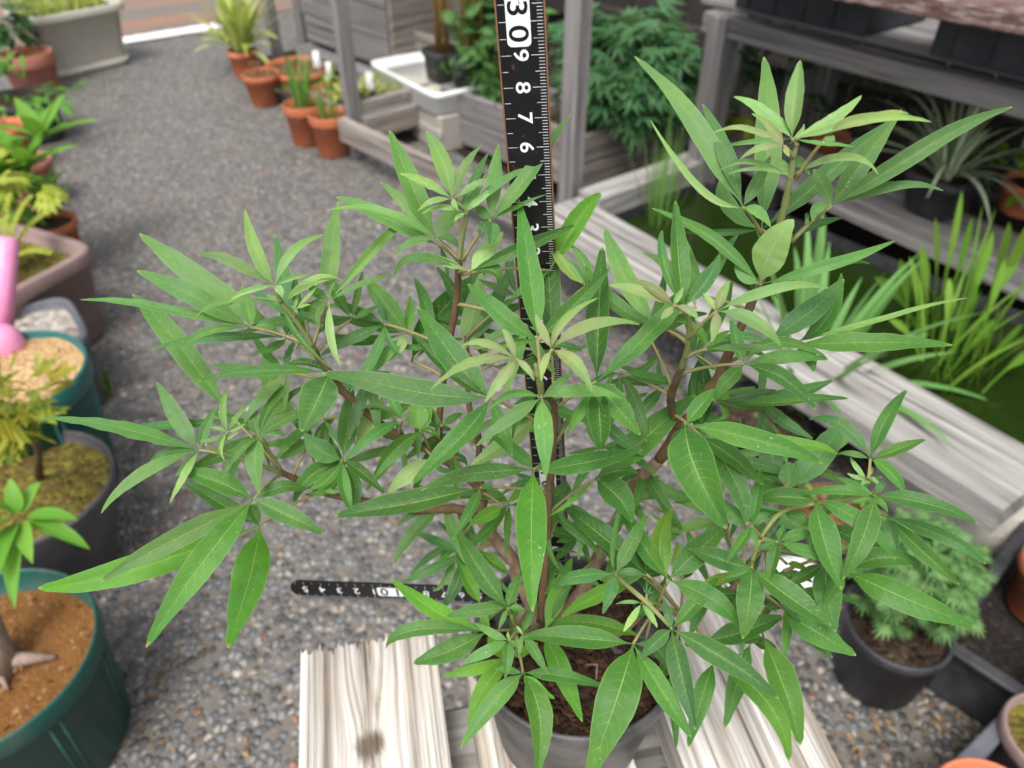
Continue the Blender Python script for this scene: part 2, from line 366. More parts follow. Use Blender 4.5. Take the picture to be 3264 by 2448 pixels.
M_GREEN = mat_plastic('bottle green plastic', (0.010, 0.072, 0.055), 0.42, 0.75, (0.055, 0.09, 0.07), 26)
M_TEAL = mat_plastic('teal plastic', (0.014, 0.115, 0.105), 0.45, 0.45, (0.06, 0.10, 0.085), 22)
M_MAUVE = mat_plastic('mauve brown plastic', (0.24, 0.165, 0.15), 0.55, 0.5, (0.14, 0.10, 0.09), 10)
M_GREYP = mat_plastic('slate grey plastic', (0.10, 0.105, 0.125), 0.55, 0.4, (0.16, 0.15, 0.14), 14)
M_BEIGE = mat_plastic('beige grey plastic', (0.52, 0.495, 0.43), 0.6, 0.35, (0.40, 0.36, 0.30), 8)
M_WHITE = mat_plastic('white plastic', (0.86, 0.87, 0.87), 0.4, 0.12, (0.6, 0.57, 0.5), 8)
M_NAVY = mat_plastic('blue black plastic', (0.020, 0.024, 0.034), 0.5, 0.6, (0.07, 0.07, 0.075), 10)
M_TRAYB = mat_plastic('black tray plastic', (0.022, 0.023, 0.027), 0.5, 0.6, (0.09, 0.085, 0.085), 20)
M_PINK = mat_plastic('pink plastic', (0.72, 0.26, 0.45), 0.4, 0.15, (0.6, 0.35, 0.4), 20)
M_SOILB = mat_soil('orange brown soil', [(0.15, 0.068, 0.022), (0.20, 0.092, 0.030), (0.24, 0.115, 0.038), (0.34, 0.20, 0.09)], 420, 0.6)
M_SOILD = mat_soil('dark soil', [(0.03, 0.022, 0.016), (0.05, 0.035, 0.025), (0.08, 0.055, 0.035), (0.14, 0.10, 0.07)], 160)
M_SOILT = mat_soil('tan grit', [(0.32, 0.19, 0.08), (0.45, 0.29, 0.14), (0.53, 0.37, 0.20), (0.62, 0.5, 0.33)], 150)
M_SOILG = mat_soil('grey white grit', [(0.16, 0.13, 0.11), (0.36, 0.32, 0.28), (0.5, 0.47, 0.42), (0.66, 0.63, 0.58)], 110)
M_MOSS = mat_soil('mossy soil', [(0.075, 0.045, 0.018), (0.12, 0.09, 0.025), (0.17, 0.16, 0.03), (0.26, 0.27, 0.06)], 140)
M_REDSOIL = mat_soil('reddish soil', [(0.10, 0.05, 0.028), (0.15, 0.075, 0.042), (0.20, 0.105, 0.055), (0.30, 0.20, 0.10)], 130)
M_CONC = mat_soil('concrete', [(0.34, 0.31, 0.27), (0.38, 0.35, 0.31), (0.41, 0.38, 0.34), (0.44, 0.41, 0.37)], 260, 0.3)
L_LIME = mat_leaves('lime blades', (0.42, 0.52, 0.10), (0.60, 0.66, 0.22), 0.4)
L_BRIGHT = mat_leaves('bright leaves', (0.10, 0.30, 0.025), (0.20, 0.42, 0.05), 0.35)
L_BRIGHT2 = mat_leaves('fresh green leaves', (0.07, 0.23, 0.03), (0.15, 0.34, 0.05), 0.35)
L_YEL = mat_leaves('yellow green leaves', (0.34, 0.44, 0.04), (0.48, 0.50, 0.08), 0.35)
L_CON = mat_leaves('orange tinged conifer sprays', (0.24, 0.36, 0.03), (0.42, 0.42, 0.05), 0.4, c3=(0.40, 0.36, 0.03))
L_DARK = mat_leaves('dark leaves', (0.025, 0.085, 0.03), (0.05, 0.14, 0.045), 0.25)
L_MAPLE = mat_leaves('blue green maple leaves', (0.040, 0.135, 0.058), (0.085, 0.22, 0.085), 0.28)
L_MAPLE2 = mat_leaves('mid green maple leaves', (0.055, 0.17, 0.045), (0.12, 0.27, 0.07), 0.28)
L_REED = mat_leaves('reed blades', (0.10, 0.27, 0.05), (0.20, 0.38, 0.08), 0.3)
L_ARROW = mat_leaves('pond leaves', (0.10, 0.27, 0.02), (0.24, 0.40, 0.05), 0.35)
L_IRIS = mat_leaves('iris blades', (0.13, 0.32, 0.08), (0.20, 0.42, 0.13), 0.3)
L_SPI = mat_leaves('striped blades', (0.13, 0.27, 0.09), (0.20, 0.34, 0.14), 0.25, midc=(0.74, 0.76, 0.60), midw=0.26, midf=1.0)
L_DRY = mat_leaves('dry leaves', (0.16, 0.08, 0.035), (0.30, 0.17, 0.07), 0.1)
M_CANE = mat_flat('orange green canes', (0.30, 0.19, 0.06))
M_TAG = mat_flat('white label plastic', (0.75, 0.75, 0.73))

# ------------------------------------------------------------------ builders of garden things
rg = random.Random(3)
def pot_parts(root, c, r, h, mat, soil, taper=0.78, sq=0, rot=0, lip=0.006, liph=0.02, fill=0.015, sx=1, sy=1, n=44, wall=0.005, foot=0.0, ribs=0):
    c = Vector(c); rb = r * taper; m = MB()
    m.lathe(c, [(rb * 0.8, 0.001), (rb - 0.003, 0.001), (rb, 0.006), (r - lip, h - liph), (r - 0.001, h - liph + 0.001), (r, h - liph + 0.004), (r, h - 0.003), (r - 0.002, h),
                (r - wall + 0.001, h), (r - wall - 0.001, h - 0.003), (r - wall - 0.003, h - fill - 0.008)], n, sq, rot, sx, sy)
    for k in range(ribs):
        a = 2 * math.pi * (k + .3) / ribs
        for da in (-.05, .05):
            q0 = c + V(math.cos(a + da) * (rb - .0005), math.sin(a + da) * (rb - .0005), .008); q1 = c + V(math.cos(a + da) * (r - lip - .0005), math.sin(a + da) * (r - lip - .0005), h - liph); m.tube([q0, q1], .0022, 6)
    p = build('pot', m, mat, root)
    m = MB(); k = 14; vs = []; R = r - wall - 0.001
    for i in range(k):
        for j in range(n):
            a = 2 * math.pi * j / n; q = 1.0
            if sq: q = (abs(math.cos(a)) ** sq + abs(math.sin(a)) ** sq) ** (-1 / sq)
            x, y = R * i / (k - 1) * q * math.cos(a) * sx, R * i / (k - 1) * q * math.sin(a) * sy
            P = c + V(x * math.cos(rot) - y * math.sin(rot), x * math.sin(rot) + y * math.cos(rot), h - fill)
            P.z += 0.004 * noise.noise(P * 40) + 0.002 * noise.noise(P * 140); vs.append(P)
    m.add(vs, [[i * n + j, (i + 1) * n + j, (i + 1) * n + (j + 1) % n, i * n + (j + 1) % n] for i in range(k - 1) for j in range(n)])
    for i in range(90):
        a = rg.random() * 6.283; q = R * .93 * math.sqrt(rg.random()); P = c + V(q * math.cos(a) * sx, q * math.sin(a) * sy, h - fill + .003); s_ = rg.uniform(.001, .0042)
        if sx != 1 or sy != 1: break
        vv = [P + V(rg.uniform(-1, 1), rg.uniform(-1, 1), rg.uniform(-.3, 1)) * s_ for _ in range(5)]
        m.add(vv, [[0, 1, 2], [0, 2, 3], [0, 3, 1], [1, 3, 4], [2, 3, 4], [1, 2, 4]])
    build('soil', m, soil, root)
    return p
def ov(s): return max(0.02, math.sin(math.pi * min(1, s ** 0.8)) ** 0.8)
def bladep(s): return max(0.03, min(1, 0.55 + s) * (1 - s ** 3) ** 0.9)
def arc(base, dr, L, droop, n=6, turn=0.0):
    p = Vector(base); d = Vector(dr).normalized(); pts = [p.copy()]
    for i in range(n):
        p = p + d * (L / n); pts.append(p.copy()); d = (d + V(0, 0, -droop / n)).normalized()
    return pts
def blade(m, base, dr, L, wd, droop=0.5, prof=bladep, n=6, na=1, fold=0.25):
    pts = arc(base, dr, L, droop, n); d = Vector(dr); sd_ = d.cross(UP)
    if sd_.length < 1e-3: sd_ = V(rg.gauss(0, 1), rg.gauss(0, 1), 0)
    m.strip(pts, sd_.normalized(), wd, prof, fold, UP, na)
def tuft(m, c, n, L, wd, spread, droop, rad=0.01, prof=bladep, na=1):
    for i in range(n):
        a = rg.random() * 6.283; e = abs(rg.gauss(0, spread)) + 0.05
        d = V(math.cos(a) * math.sin(e), math.sin(a) * math.sin(e), math.cos(e))
        blade(m, Vector(c) + V(math.cos(a), math.sin(a), 0) * rad * math.sqrt(rg.random()), d, L * rg.uniform(0.6, 1.1), wd * rg.uniform(0.7, 1.2), droop * rg.uniform(0.5, 1.4), prof, 7, na)
def simple_leaf(m, p, d, L, wd, prof=ov, fold=0.2, droop=0.5):
    blade(m, p, d, L, wd, droop, prof, 6, 1, fold)
def palm_leaf(m, p, d, R, lobes=5, wd=0.3):
    d = Vector(d).normalized(); nn = (UP + V(rg.gauss(0, .35), rg.gauss(0, .35), 0)).normalized(); s0 = (d - nn * d.dot(nn)).normalized()
    for i in range(lobes):
        a = (i - (lobes - 1) / 2) * (2.2 / (lobes - 1)); k = 1 - 0.30 * abs(i - (lobes - 1) / 2) / ((lobes - 1) / 2)
        q = Matrix.Rotation(a, 3, nn) @ s0; L = R * k
        sd_ = q.cross(nn); e = Vector(p)
        m.add([e, e + q * L * .45 + sd_ * L * wd * .5 - UP * L * .03, e + q * L - UP * L * .18, e + q * L * .45 - sd_ * L * wd * .5 - UP * L * .03, e + q * L * .5 + nn * L * .04],
              [[0, 1, 4], [1, 2, 4], [2, 3, 4], [3, 0, 4]], [(.5, 0), (1, .5), (.5, 1), (0, .5), (.5, .5)])
def ell(rx, ry, rz, shell=0.45):
    while True:
        v = V(rg.uniform(-1, 1), rg.uniform(-1, 1), rg.uniform(-1, 1))
        if shell < v.length < 1: return V(v.x * rx, v.y * ry, v.z * rz), v
def clump(m, c, rx, ry, rz, n, fn, shell=0.4):
    # clustered into sprays so that gaps and uneven edges appear
    cl = [ell(rx, ry, rz, 0.3) for _ in range(max(4, n // 14))]
    for i in range(n):
        o, v = cl[i % len(cl)]
        q = Vector(c) + o + V(rg.gauss(0, rx * .17), rg.gauss(0, ry * .17), rg.gauss(0, rz * .17))
        d = (v.normalized() + V(rg.gauss(0, .5), rg.gauss(0, .5), rg.gauss(0, .35))).normalized()
        fn(m, q, d)
def trunk(root, pts, r0, r1, mat, name='trunk'):
    m = MB(); sp = pts; k = len(sp)
    m.tube(sp, [r0 + (r1 - r0) * i / (k - 1) for i in range(k)], 9); return build(name, m, mat, root)
def limbs(root, c, top, n, spread, mat, r=0.004):
    m = MB()
    for i in range(n):
        a = rg.random() * 6.283; e = Vector(top) + V(math.cos(a) * spread, math.sin(a) * spread, rg.uniform(-.3, .6) * spread)
        m.tube([Vector(c), (Vector(c) * .4 + e * .6) + V(0, 0, .02), e], [r, r * .7, r * .35], 6)
    return build('stem', m, mat, root)

# ------------------------------------------------------------------ the row of pots along the left edge
c = W(30, 1448, 0.165); c = V(-0.585, 0.478, 0)
G1 = empty('potted_tree', c, 'bottle green pot of orange soil with a thick pale trunk, lower left corner', 'potted plant')
pot_parts(G1, c, 0.121, 0.185, M_GREEN, M_SOILB, 0.86, lip=0.004, liph=0.03, fill=0.036, wall=.004, ribs=8)
t0 = W(-10, 1440, 0.155)
trunk(G1, [t0 + V(0, 0, -.01), t0 + V(.002, .005, .03), t0 + V(0.004, .02, .075), t0 + V(.012, .035, .15)], 0.027, 0.010, mat_stem('pale trunk', (0.30, 0.21, 0.165), (0.42, 0.32, 0.27)))
m = MB()
for (dx, dy, L, r) in ((.060, .014, 1, .008), (.026, -.026, 1, .004)):
    m.tube([t0 + V(0, 0, .006), t0 + V(dx * .5, dy * .5, .004), t0 + V(dx, dy, -.004)], [r * 1.5, r, r * .4], 8)
build('root', m, bpy.data.materials['pale trunk'], G1)
lc = W(40, 1112, 0.33)
m = MB(); m.tube([t0 + V(.012, .035, .14), (t0 + lc) / 2 + V(0, 0, .06), lc], [.006, .004, .002], 7)
build('stem', m, M_CANE, G1)
m = MB()
for (u, v, z) in ((22, 1035, .36), (85, 1045, .34), (155, 1118, .33), (178, 1172, .31), (60, 1195, .34), (-10, 1215, .35), (18, 1275, .33), (-30, 1090, .36), (-60, 1150, .37)):
    e = W(u, v, z); d = e - lc; simple_leaf(m, lc + d * .12 - UP * .004, d + UP * .02, d.length * 1.0, .018, ov, .4, .8)
build('foliage', m, L_BRIGHT, G1)
m = MB()
for i in range(90):
    a = rg.random() * 6.28; r = .1 * math.sqrt(rg.random()); p = c + V(math.cos(a) * r, math.sin(a) * r, .160); s_ = rg.uniform(.0015, .004)
    m.add([p + V(-s_, 0, .001), p + V(0, -s_, .002), p + V(s_, 0, .0012), p + V(0, s_, .003)], [[0, 1, 2, 3]], [(0, 0)] * 4)
tag(build('leaf_litter', m, L_DRY, G1), kind='stuff')

c = V(-0.675, 0.745, 0)
G2 = empty('potted_conifer', c, 'dark grey round pot of mossy soil with an orange tinged feathery conifer', 'potted plant')
pot_parts(G2, c, 0.118, 0.175, M_DKGREY, M_MOSS, 0.62, lip=0.001, liph=0.012, fill=0.02)
t0 = W(85, 1030, .158); tp = W(52, 880, .34)
trunk(G2, [t0, t0 * .6 + tp * .4 + V(.006, 0, 0), tp], .006, .003, M_STEM)
m = MB()
def spray(m, q, d):
    d = (d + UP * .25).normalized(); sd_ = d.cross(UP).normalized()
    for k in range(7):
        s_ = .028 * k / 7
        for e in (-1, 1):
            simple_leaf(m, q + d * s_, d * .9 + sd_ * e * .8, .010, .003, ov, .1, .2)
clump(m, W(30, 850, .36), .056, .05, .056, 210, spray, .1)
build('foliage', m, L_CON, G2)

c = V(-0.765, 0.915, 0)
G3 = empty('potted_grit', c, 'tall teal pot filled to the brim with tan grit', 'plant pot')
pot_parts(G3, c, 0.118, 0.24, M_TEAL, M_SOILT, 0.80, lip=0.006, liph=0.035, fill=0.012, ribs=8)
m = MB(); tuft(m, W(232, 850, 0), 14, .05, .008, .7, .8, .01)
tag(build('weed', m, L_BRIGHT2, origin=W(232, 850, 0)), 'small pale weed growing from the paving beside the teal pot', 'weed')

e1 = V(.08, -.107, 0).normalized(); e2 = V(-e1.y, e1.x, 0) * -1
c = V(-.756, 1.143, 0) - e1 * .075 + e2 * .10 * (1 if e2.x < 0 else -1)
G4 = empty('square_planter', c, 'slate grey square planter filled with pale grit', 'planter')
pot_parts(G4, c, 0.098, 0.16, M_GREYP, M_SOILG, 0.85, sq=5, rot=math.atan2(e1.y, e1.x), lip=.004, liph=.018, fill=.016, wall=.011, n=64)
m = MB(); tuft(m, c + V(.03, -.03, .145), 9, .025, .012, .9, .6, .015, ov); build('weed', m, L_BRIGHT2, G4)

aa = V(-.87, .42, 0).normalized(); bb = V(-.36, -.93, 0).normalized()
c = V(-.86, 1.36, 0) + aa * .13 + bb * .095
G5 = empty('square_planter', c, 'mauve brown square planter with a thick rounded rim and feathery yellow fronds', 'planter')
pot_parts(G5, c, 0.135, 0.20, M_MAUVE, M_MOSS, 0.82, sq=6, rot=math.atan2(aa.y, aa.x), lip=.006, liph=.03, fill=.03, wall=.016, n=64)
m = MB()
fb = c + V(.0, .03, .17)
for (u, v, z) in ((110, 455, .27), (65, 425, .30), (10, 470, .30), (108, 545, .22), (-20, 560, .26), (20, 420, .33)):
    e = W(u, v, z); pts = [fb, fb * .5 + e * .5 + UP * .04, e]; pts = [pts[0] * (1 - s) ** 2 + pts[1] * 2 * s * (1 - s) + pts[2] * s * s for s in [i / 14 for i in range(15)]]
    for i in range(2, 15):
        d = (pts[i] - pts[i - 1]).normalized(); sd_ = d.cross(UP).normalized()
        for q in (-1, 1): simple_leaf(m, pts[i], sd_ * q + d * .35, .030 * (1 - i / 19), .009, ov, .1, .4)
build('foliage', m, L_YEL, G5)

# pink plastic dipper handle standing among the planters
pb = AY(2, 738, 1.02); pt = AY(16, 512, 1.10)
PK = empty('scoop', pb, 'pink plastic scoop with its handle up, standing between the left planters', 'garden scoop')
m = MB(); m.tube([pt, pt * .98 + pb * .02, pt * .5 + pb * .5, pt * .12 + pb * .88], [.010, .0165, .0165, .0175], 16); build('handle', m, M_PINK, PK)
m = MB(); ctr = AY(20, 728, 1.0)
m.lathe(ctr + V(-.012, 0, -.03), [(.002, -.028), (.018, -.022), (.027, -.008), (.029, .012), (.027, .03), (.018, .044), (.004, .05)], 24); build('bowl', m, M_PINK, PK)

def leafy_pot(name, label, cat, c, r, h, pmat, smat, foliage, fmat, **kw):
    e = empty(name, c, label, cat, kw.pop('group', None)); pot_parts(e, c, r, h, pmat, smat, **kw)
    m = MB(); foliage(m, Vector(c) + UP * h); build('foliage', m, fmat, e); return e
def bigleaf(L, wd, dr=.6):
    return lambda m, q, d: simple_leaf(m, q, d + UP * .35, L * rg.uniform(.7, 1.15), wd * rg.uniform(.8, 1.1), ov, .2, dr)
c = W(110, 498, .11); c.z = 0
leafy_pot('plant_pot', 'small rust brown clay pot beside the mauve planter, with fern green leaves over its rim', 'plant pot', c, .062, .135, M_TERRA, M_SOILD,
          lambda m, t: clump(m, t + V(-.07, .02, .05), .07, .06, .07, 40, bigleaf(.05, .02)), L_BRIGHT2, taper=.72)
c = W(62, 395, .09); c.z = 0
G7 = leafy_pot('leafy_plant', 'broad leaved bright green plant with upright leaf rosettes behind the rust brown pot', 'potted plant', c + V(-.03, .06, 0), .07, .13, M_TERRA2, M_SOILD,
          lambda m, t: None, L_BRIGHT2)
m = MB()
for (u, v, z, n, L) in ((92, 285, .30, 9, .13), (60, 345, .27, 10, .11), (40, 400, .22, 10, .10), (95, 410, .17, 8, .10), (15, 360, .26, 9, .10), (20, 440, .2, 8, .09)):
    b = W(u, v + 18, z)
    for i in range(n):
        a = i * 2.4 + rg.random() * .5; e = .5 + .75 * (i / n); d = V(math.cos(a) * math.sin(e), math.sin(a) * math.sin(e), math.cos(e)); simple_leaf(m, b, d, L * rg.uniform(.75, 1.1), .036, ov, .25, .55)
build('leaves', m, L_BRIGHT, G7); 
m = MB()
for (u, v, z) in ((92, 303, .30), (60, 363, .27), (40, 418, .22), (95, 428, .17)): m.tube([c + V(-.03, .06, .12), W(u, v, z)], [.004, .003], 6)
build('stem', m, M_GREENSTEM, G7)
c = W(30, 385, .2); c.z = 0; c = c + V(-.05, -.02, 0)
leafy_pot('maple_sapling', 'yellow green young maple in a pinkish pot at the left edge', 'potted plant', c, .07, .12, M_TERRA2, M_SOILD,
          lambda m, t: clump(m, W(28, 388, .27), .10, .08, .05, 26, lambda m, q, d: palm_leaf(m, q, d, .055, 7, .34)), L_YEL, taper=.75)
c = W(5, 300, .1); c.z = 0
leafy_pot('plant_pot', 'orange clay pot half out of view at the left edge beside the black trough', 'plant pot', c, .075, .14, M_TERRA3, M_SOILB,
          lambda m, t: clump(m, t + V(-.05, 0, .03), .05, .05, .03, 18, bigleaf(.04, .018)), L_BRIGHT2)
c = W(48, 236, .10); c.z = 0
leafy_pot('trough', 'black trough overflowing with low green herbs by the pinkish pot', 'planter', c + V(-.05, 0, 0), .16, .13, M_TRAYB, M_SOILD,
          lambda m, t: clump(m, t + V(.02, 0, .04), .22, .15, .06, 190, bigleaf(.05, .018)), L_BRIGHT2, sq=5, sy=.7, rot=.5, taper=.85)
c = W(84, 214, 0) + V(-.03, .07, 0)
leafy_pot('plant_pot', 'dusty pink clay pot in front of the big beige planter', 'plant pot', c, .092, .15, M_TERRA2, M_SOILB,
          lambda m, t: clump(m, t + V(-.10, .05, .14), .13, .10, .13, 75, bigleaf(.075, .035)), L_DARK, taper=.84, liph=.045)
# big beige planter with foot tray
pa, pb_ = W(62, 46, .23), W(276, 6, .23); dx = (pb_ - pa).normalized(); dn = V(-dx.y, dx.x, 0); Lp = (pb_ - pa).length
c = (pa + pb_) / 2 + dn * .125; c.z = 0
BP = empty('big_planter', c, 'large beige planter with green grass on a beige foot tray at the far left', 'planter')
pot_parts(BP, c + UP * .02, Lp / 2, .215, M_BEIGE, M_SOILD, .76, sq=7, rot=math.atan2(dx.y, dx.x), sy=.25 / Lp, lip=.02, liph=.028, fill=.02, wall=.016, n=72)
m = MB(); m.lathe(c, [(Lp * .36, .002), (Lp * .40, .004), (Lp * .42, .030), (Lp * .40, .032), (Lp * .38, .012), (0, .011)], 60, 6, math.atan2(dx.y, dx.x), 1, .66); build('foot_tray', m, M_BEIGE, BP)
m = MB()
for i in range(240):
    p = c + dx * rg.uniform(-.42, .42) * Lp + dn * rg.uniform(-.10, .10) + UP * .215; tuft(m, p, 1, .12, .008, .4, .5, .004)
build('grass', m, L_LIME, BP)

# ------------------------------------------------------------------ pots on the paving, middle distance
c = W(527, 172, 0) + V(0, .05, 0)
leafy_pot('grass_pot', 'small orange pot with a bushy lime green ornamental grass at the end of the paving', 'potted plant', c, .06, .10, M_TERRA3, M_SOILD,
          lambda m, t: tuft(m, t, 105, .25, .024, .5, 1.2, .03), L_LIME)
c = W(566, 236, 0) + V(0, .06, 0)
leafy_pot('plant_pot', 'terracotta pot with a rounded mossy brown mound and no leaves', 'plant pot', c, .068, .11, M_TERRA, M_REDSOIL,
          lambda m, t: clump(m, t + V(0, 0, .01), .05, .05, .025, 120, bigleaf(.012, .005)), L_DRY, taper=.72, fill=.004)
c = W(640, 150, .10); c.z = 0
leafy_pot('wide_bowl', 'wide orange brown clay bowl behind the mossy pot', 'plant pot', c + V(0, .05, 0), .135, .10, M_TERRA3, M_REDSOIL,
          lambda m, t: clump(m, t, .10, .10, .012, 60, bigleaf(.02, .008)), L_DRY, taper=.6)
c = W(668, 196, .07); c.z = 0
leafy_pot('seed_tray', 'low black tray of reddish moss standing among the clay pots', 'seed tray', c + V(0, .03, 0), .13, .07, M_TRAYB, M_REDSOIL,
          lambda m, t: clump(m, t, .10, .08, .015, 90, bigleaf(.025, .008)), L_REED, sq=6, rot=-.8, sy=.7, taper=.85)
for (u, v, lab, sd_, n) in ((660, 322, 'terracotta pot of upright green reeds, behind the nearer reed pot', 1, 30), (716, 347, 'nearest terracotta reed pot beside the grey rack post', 2, 16), (716, 285, 'mossy terracotta pot hidden behind the two reed pots', 3, 9)):
    c = W(u, v, 0) + V(0, .055, 0)
    leafy_pot('reed_pot', lab, 'potted plant', c, .064, .13, M_TERRA, M_SOILB, lambda m, t: tuft(m, t - UP * .02, n, .17 if sd_ == 1 else .12, .009, .2, .3, .025), L_REED, taper=.78, liph=.03, group='reed pots by the rack')
for (u, v, y, lab) in ((683, 128, 2.9, 'upper white plant label behind the wide clay bowl'), (712, 152, 2.75, 'lower white plant label behind the black moss tray'), (798, 175, 2.55, 'white plant label beside the grey post in the lime green box')):
    p = AY(u, v, y); m = MB(); m.obox(p, V(1, .2, 0), V(0, .3, 1), .022, .055, .0015, .0004)
    tag(build('plant_label', m, M_TAG, origin=p - UP * .03), lab, 'plant label', 'white plant labels')

# ------------------------------------------------------------------ timber rack behind the paving
def beam(root, name, p, q, wd, ht, mat, up=UP):
    p, q = Vector(p), Vector(q); d = q - p; m = MB(); s = Vector(up).cross(d) if abs(d.normalized().dot(Vector(up))) < .95 else V(.7, -.7, 0)
    m.obox((p + q) / 2, d, s, d.length, wd, ht, .004); return build(name, m, mat, root, smooth=False)
def post(root, p, h, s=.058, mat=None, dr=V(.675, -.738, 0), name='post'):
    m = MB(); p = Vector(p); m.obox(p + UP * h / 2, UP, dr, h, s, s, .003); return build(name, m, mat or M_WOODG, root, smooth=False)
P1, P3 = V(-.486, 2.36, 0), V(.135, 1.69, 0); dr = (P3 - P1).normalized(); nb = V(-dr.y, dr.x, 0)
RK = empty('timber_rack', P1, 'grey timber rack with square posts and low rails behind the paving', 'rack')
post(RK, P1, 1.25, .040); post(RK, P3, 1.25, .042)
beam(RK, 'rail', P1 + V(0, 0, .10) - nb * .045, P3 + V(0, 0, .10) - nb * .045, .03, .07, M_WOOD)
Pb = W(602, 132, 0); post(RK, Pb, 1.2, .04); post(RK, P1 + nb * .62 + dr * .1, 1.2, .045); post(RK, P3 + nb * .62, 1.2, .05); Pc = P1 + nb * .35 - dr * .25
post(RK, W(668, 128, 0), .3, .05)
beam(RK, 'rail', W(668, 128, 0) + UP * .22, W(668, 128, 0) + dr * 1.2 + UP * .22, .03, .06, M_WOOD)
beam(RK, 'rail', P1 + UP * .95 - dr * .9, P3 + UP * .95, .05, .06, M_WOODG)
beam(RK, 'rail', P1 + V(0, 0, .135) - nb * .02, P1 + V(0, 0, .135) + nb * .35, .03, .06, M_WOOD)
for i, f in enumerate((.03,)):
    pass
# grey crate on the rack
cp = AY(742, 22, 3.0); CR = empty('crate', cp, 'weathered grey wooden crate standing on the rack behind the left post', 'crate')
m = MB()
for k in range(3): m.obox(cp + UP * (-.10 + k * .095) + dr * .0, dr, nb, .55, .02, .092, .003)
build('front_boards', m, M_WOODG, CR, smooth=False)
m = MB(); m.obox(cp + dr * .285 + nb * .16, nb, dr, .32, .02, .28, .003); build('end_board', m, M_WOOD, CR, smooth=False)
m = MB(); m.obox(cp - dr * .285 + nb * .16, nb, dr, .32, .02, .28, .003); build('end_board', m, M_WOOD, CR, smooth=False)
m = MB(); m.obox(cp + nb * .16 - UP * .02, dr, nb, .55, .30, .2, .003); build('soil', m, M_SOILD, CR, smooth=False)
m = MB(); m.obox(cp + UP * -.19 + nb * .1, dr, nb, .62, .30, .04, .003); build('base_board', m, M_WOODG, CR, smooth=False)
# lime moss box
bc = W(772, 232, .12) + V(.01, .08, 0); bc.z = .09
LB = empty('moss_box', bc, 'low grey wooden box of bright lime green plants beside the left rack post', 'planter')
m = MB()
for s_, a, b in ((-1, dr, nb), (1, dr, nb)): m.obox(bc + nb * (.10 * s_), dr, nb, .30, .02, .07, .002)
for s_ in (-1, 1): m.obox(bc + dr * (.16 * s_), nb, dr, .218, .02, .07, .002)
build('frame', m, M_WOOD, LB, smooth=False)
m = MB(); m.obox(bc - UP * .005, dr, nb, .298, .178, .05, .002); build('soil', m, M_SOILD, LB, smooth=False)
m = MB(); clump(m, bc + UP * .05, .13, .08, .035, 190, bigleaf(.03, .014), .1); build('foliage', m, L_LIME, LB)
# concrete blocks with white tray, canes in black pots
ta, tb, tc_ = V(-.487, 2.72, .19), V(-.245, 2.38, .19), V(-.356, 2.88, .19)
du = (tb - ta).normalized(); dv = V(-du.y, du.x, 0); LU = 0.44
tcn = ta + du * LU / 2 + dv * .11
for (k, f, lab) in ((0, .24, 'pale concrete block under the left half of the white tray'), (1, .76, 'pale concrete block under the right half of the white tray')):
    p = ta + du * (LU * f) + dv * .10; p.z = .06
    m = MB(); m.obox(p, du, dv, .20, .17, .118, .006); m.obox(p + UP * .0 - dv * .083, du, dv, .206, .012, .03, .003); tag(build('concrete_block', m, M_CONC, origin=p - UP * .06, smooth=False), lab, 'concrete block', 'blocks under the white tray')
TR = empty('white_tray', V(tcn.x, tcn.y, .125), 'shallow white plastic tray on concrete blocks behind the ruler', 'tray')
m = MB(); m.lathe(V(tcn.x, tcn.y, .122), [(.200, .0), (.210, .003), (.213, .050), (.222, .053), (.223, .066), (.215, .069), (.204, .060), (.199, .010), (0, .008)], 72, 12, math.atan2(du.y, du.x), 1, .50); build('body', m, M_WHITE, TR)
m = MB(); m.lathe(V(tcn.x, tcn.y, .122), [(.1995, .040), (0, .0405)], 60, 12, math.atan2(du.y, du.x), 1, .50); build('water', m, mat_plastic('murky tray water', (0.50, 0.47, 0.38), .15, .2), TR)
for k, (u, v, f) in enumerate(((925, 148, .54), (992, 158, .84))):
    p = ta + du * (LU * (f + .02)) + dv * (.15 + .02 * k); p.z = .16
    lab = ('orange green canes in a square black pot, left one in the white tray', 'orange green canes in a square black pot, right one in the white tray')[k]
    cr = empty('cane_pot', p, lab, 'potted plant', 'cane pots in the white tray'); pot_parts(cr, p, .058, .10, M_TRAYB, M_SOILD, .8, sq=6, rot=math.atan2(du.y, du.x))
    m = MB()
    for i in range(16):
        a = rg.random() * 6.28; r = .035 * math.sqrt(rg.random()); b = p + V(math.cos(a) * r, math.sin(a) * r, .08); m.tube([b, b + V(rg.gauss(0, .01), rg.gauss(0, .01), .25), b + V(rg.gauss(0, .02), rg.gauss(0, .02), .5)], [.004, .0035, .002], 6)
    build('stem', m, M_CANE, cr)
    m = MB(); clump(m, p + UP * .56, .05, .05, .05, 16, bigleaf(.05, .015)); build('foliage', m, L_DARK, cr)
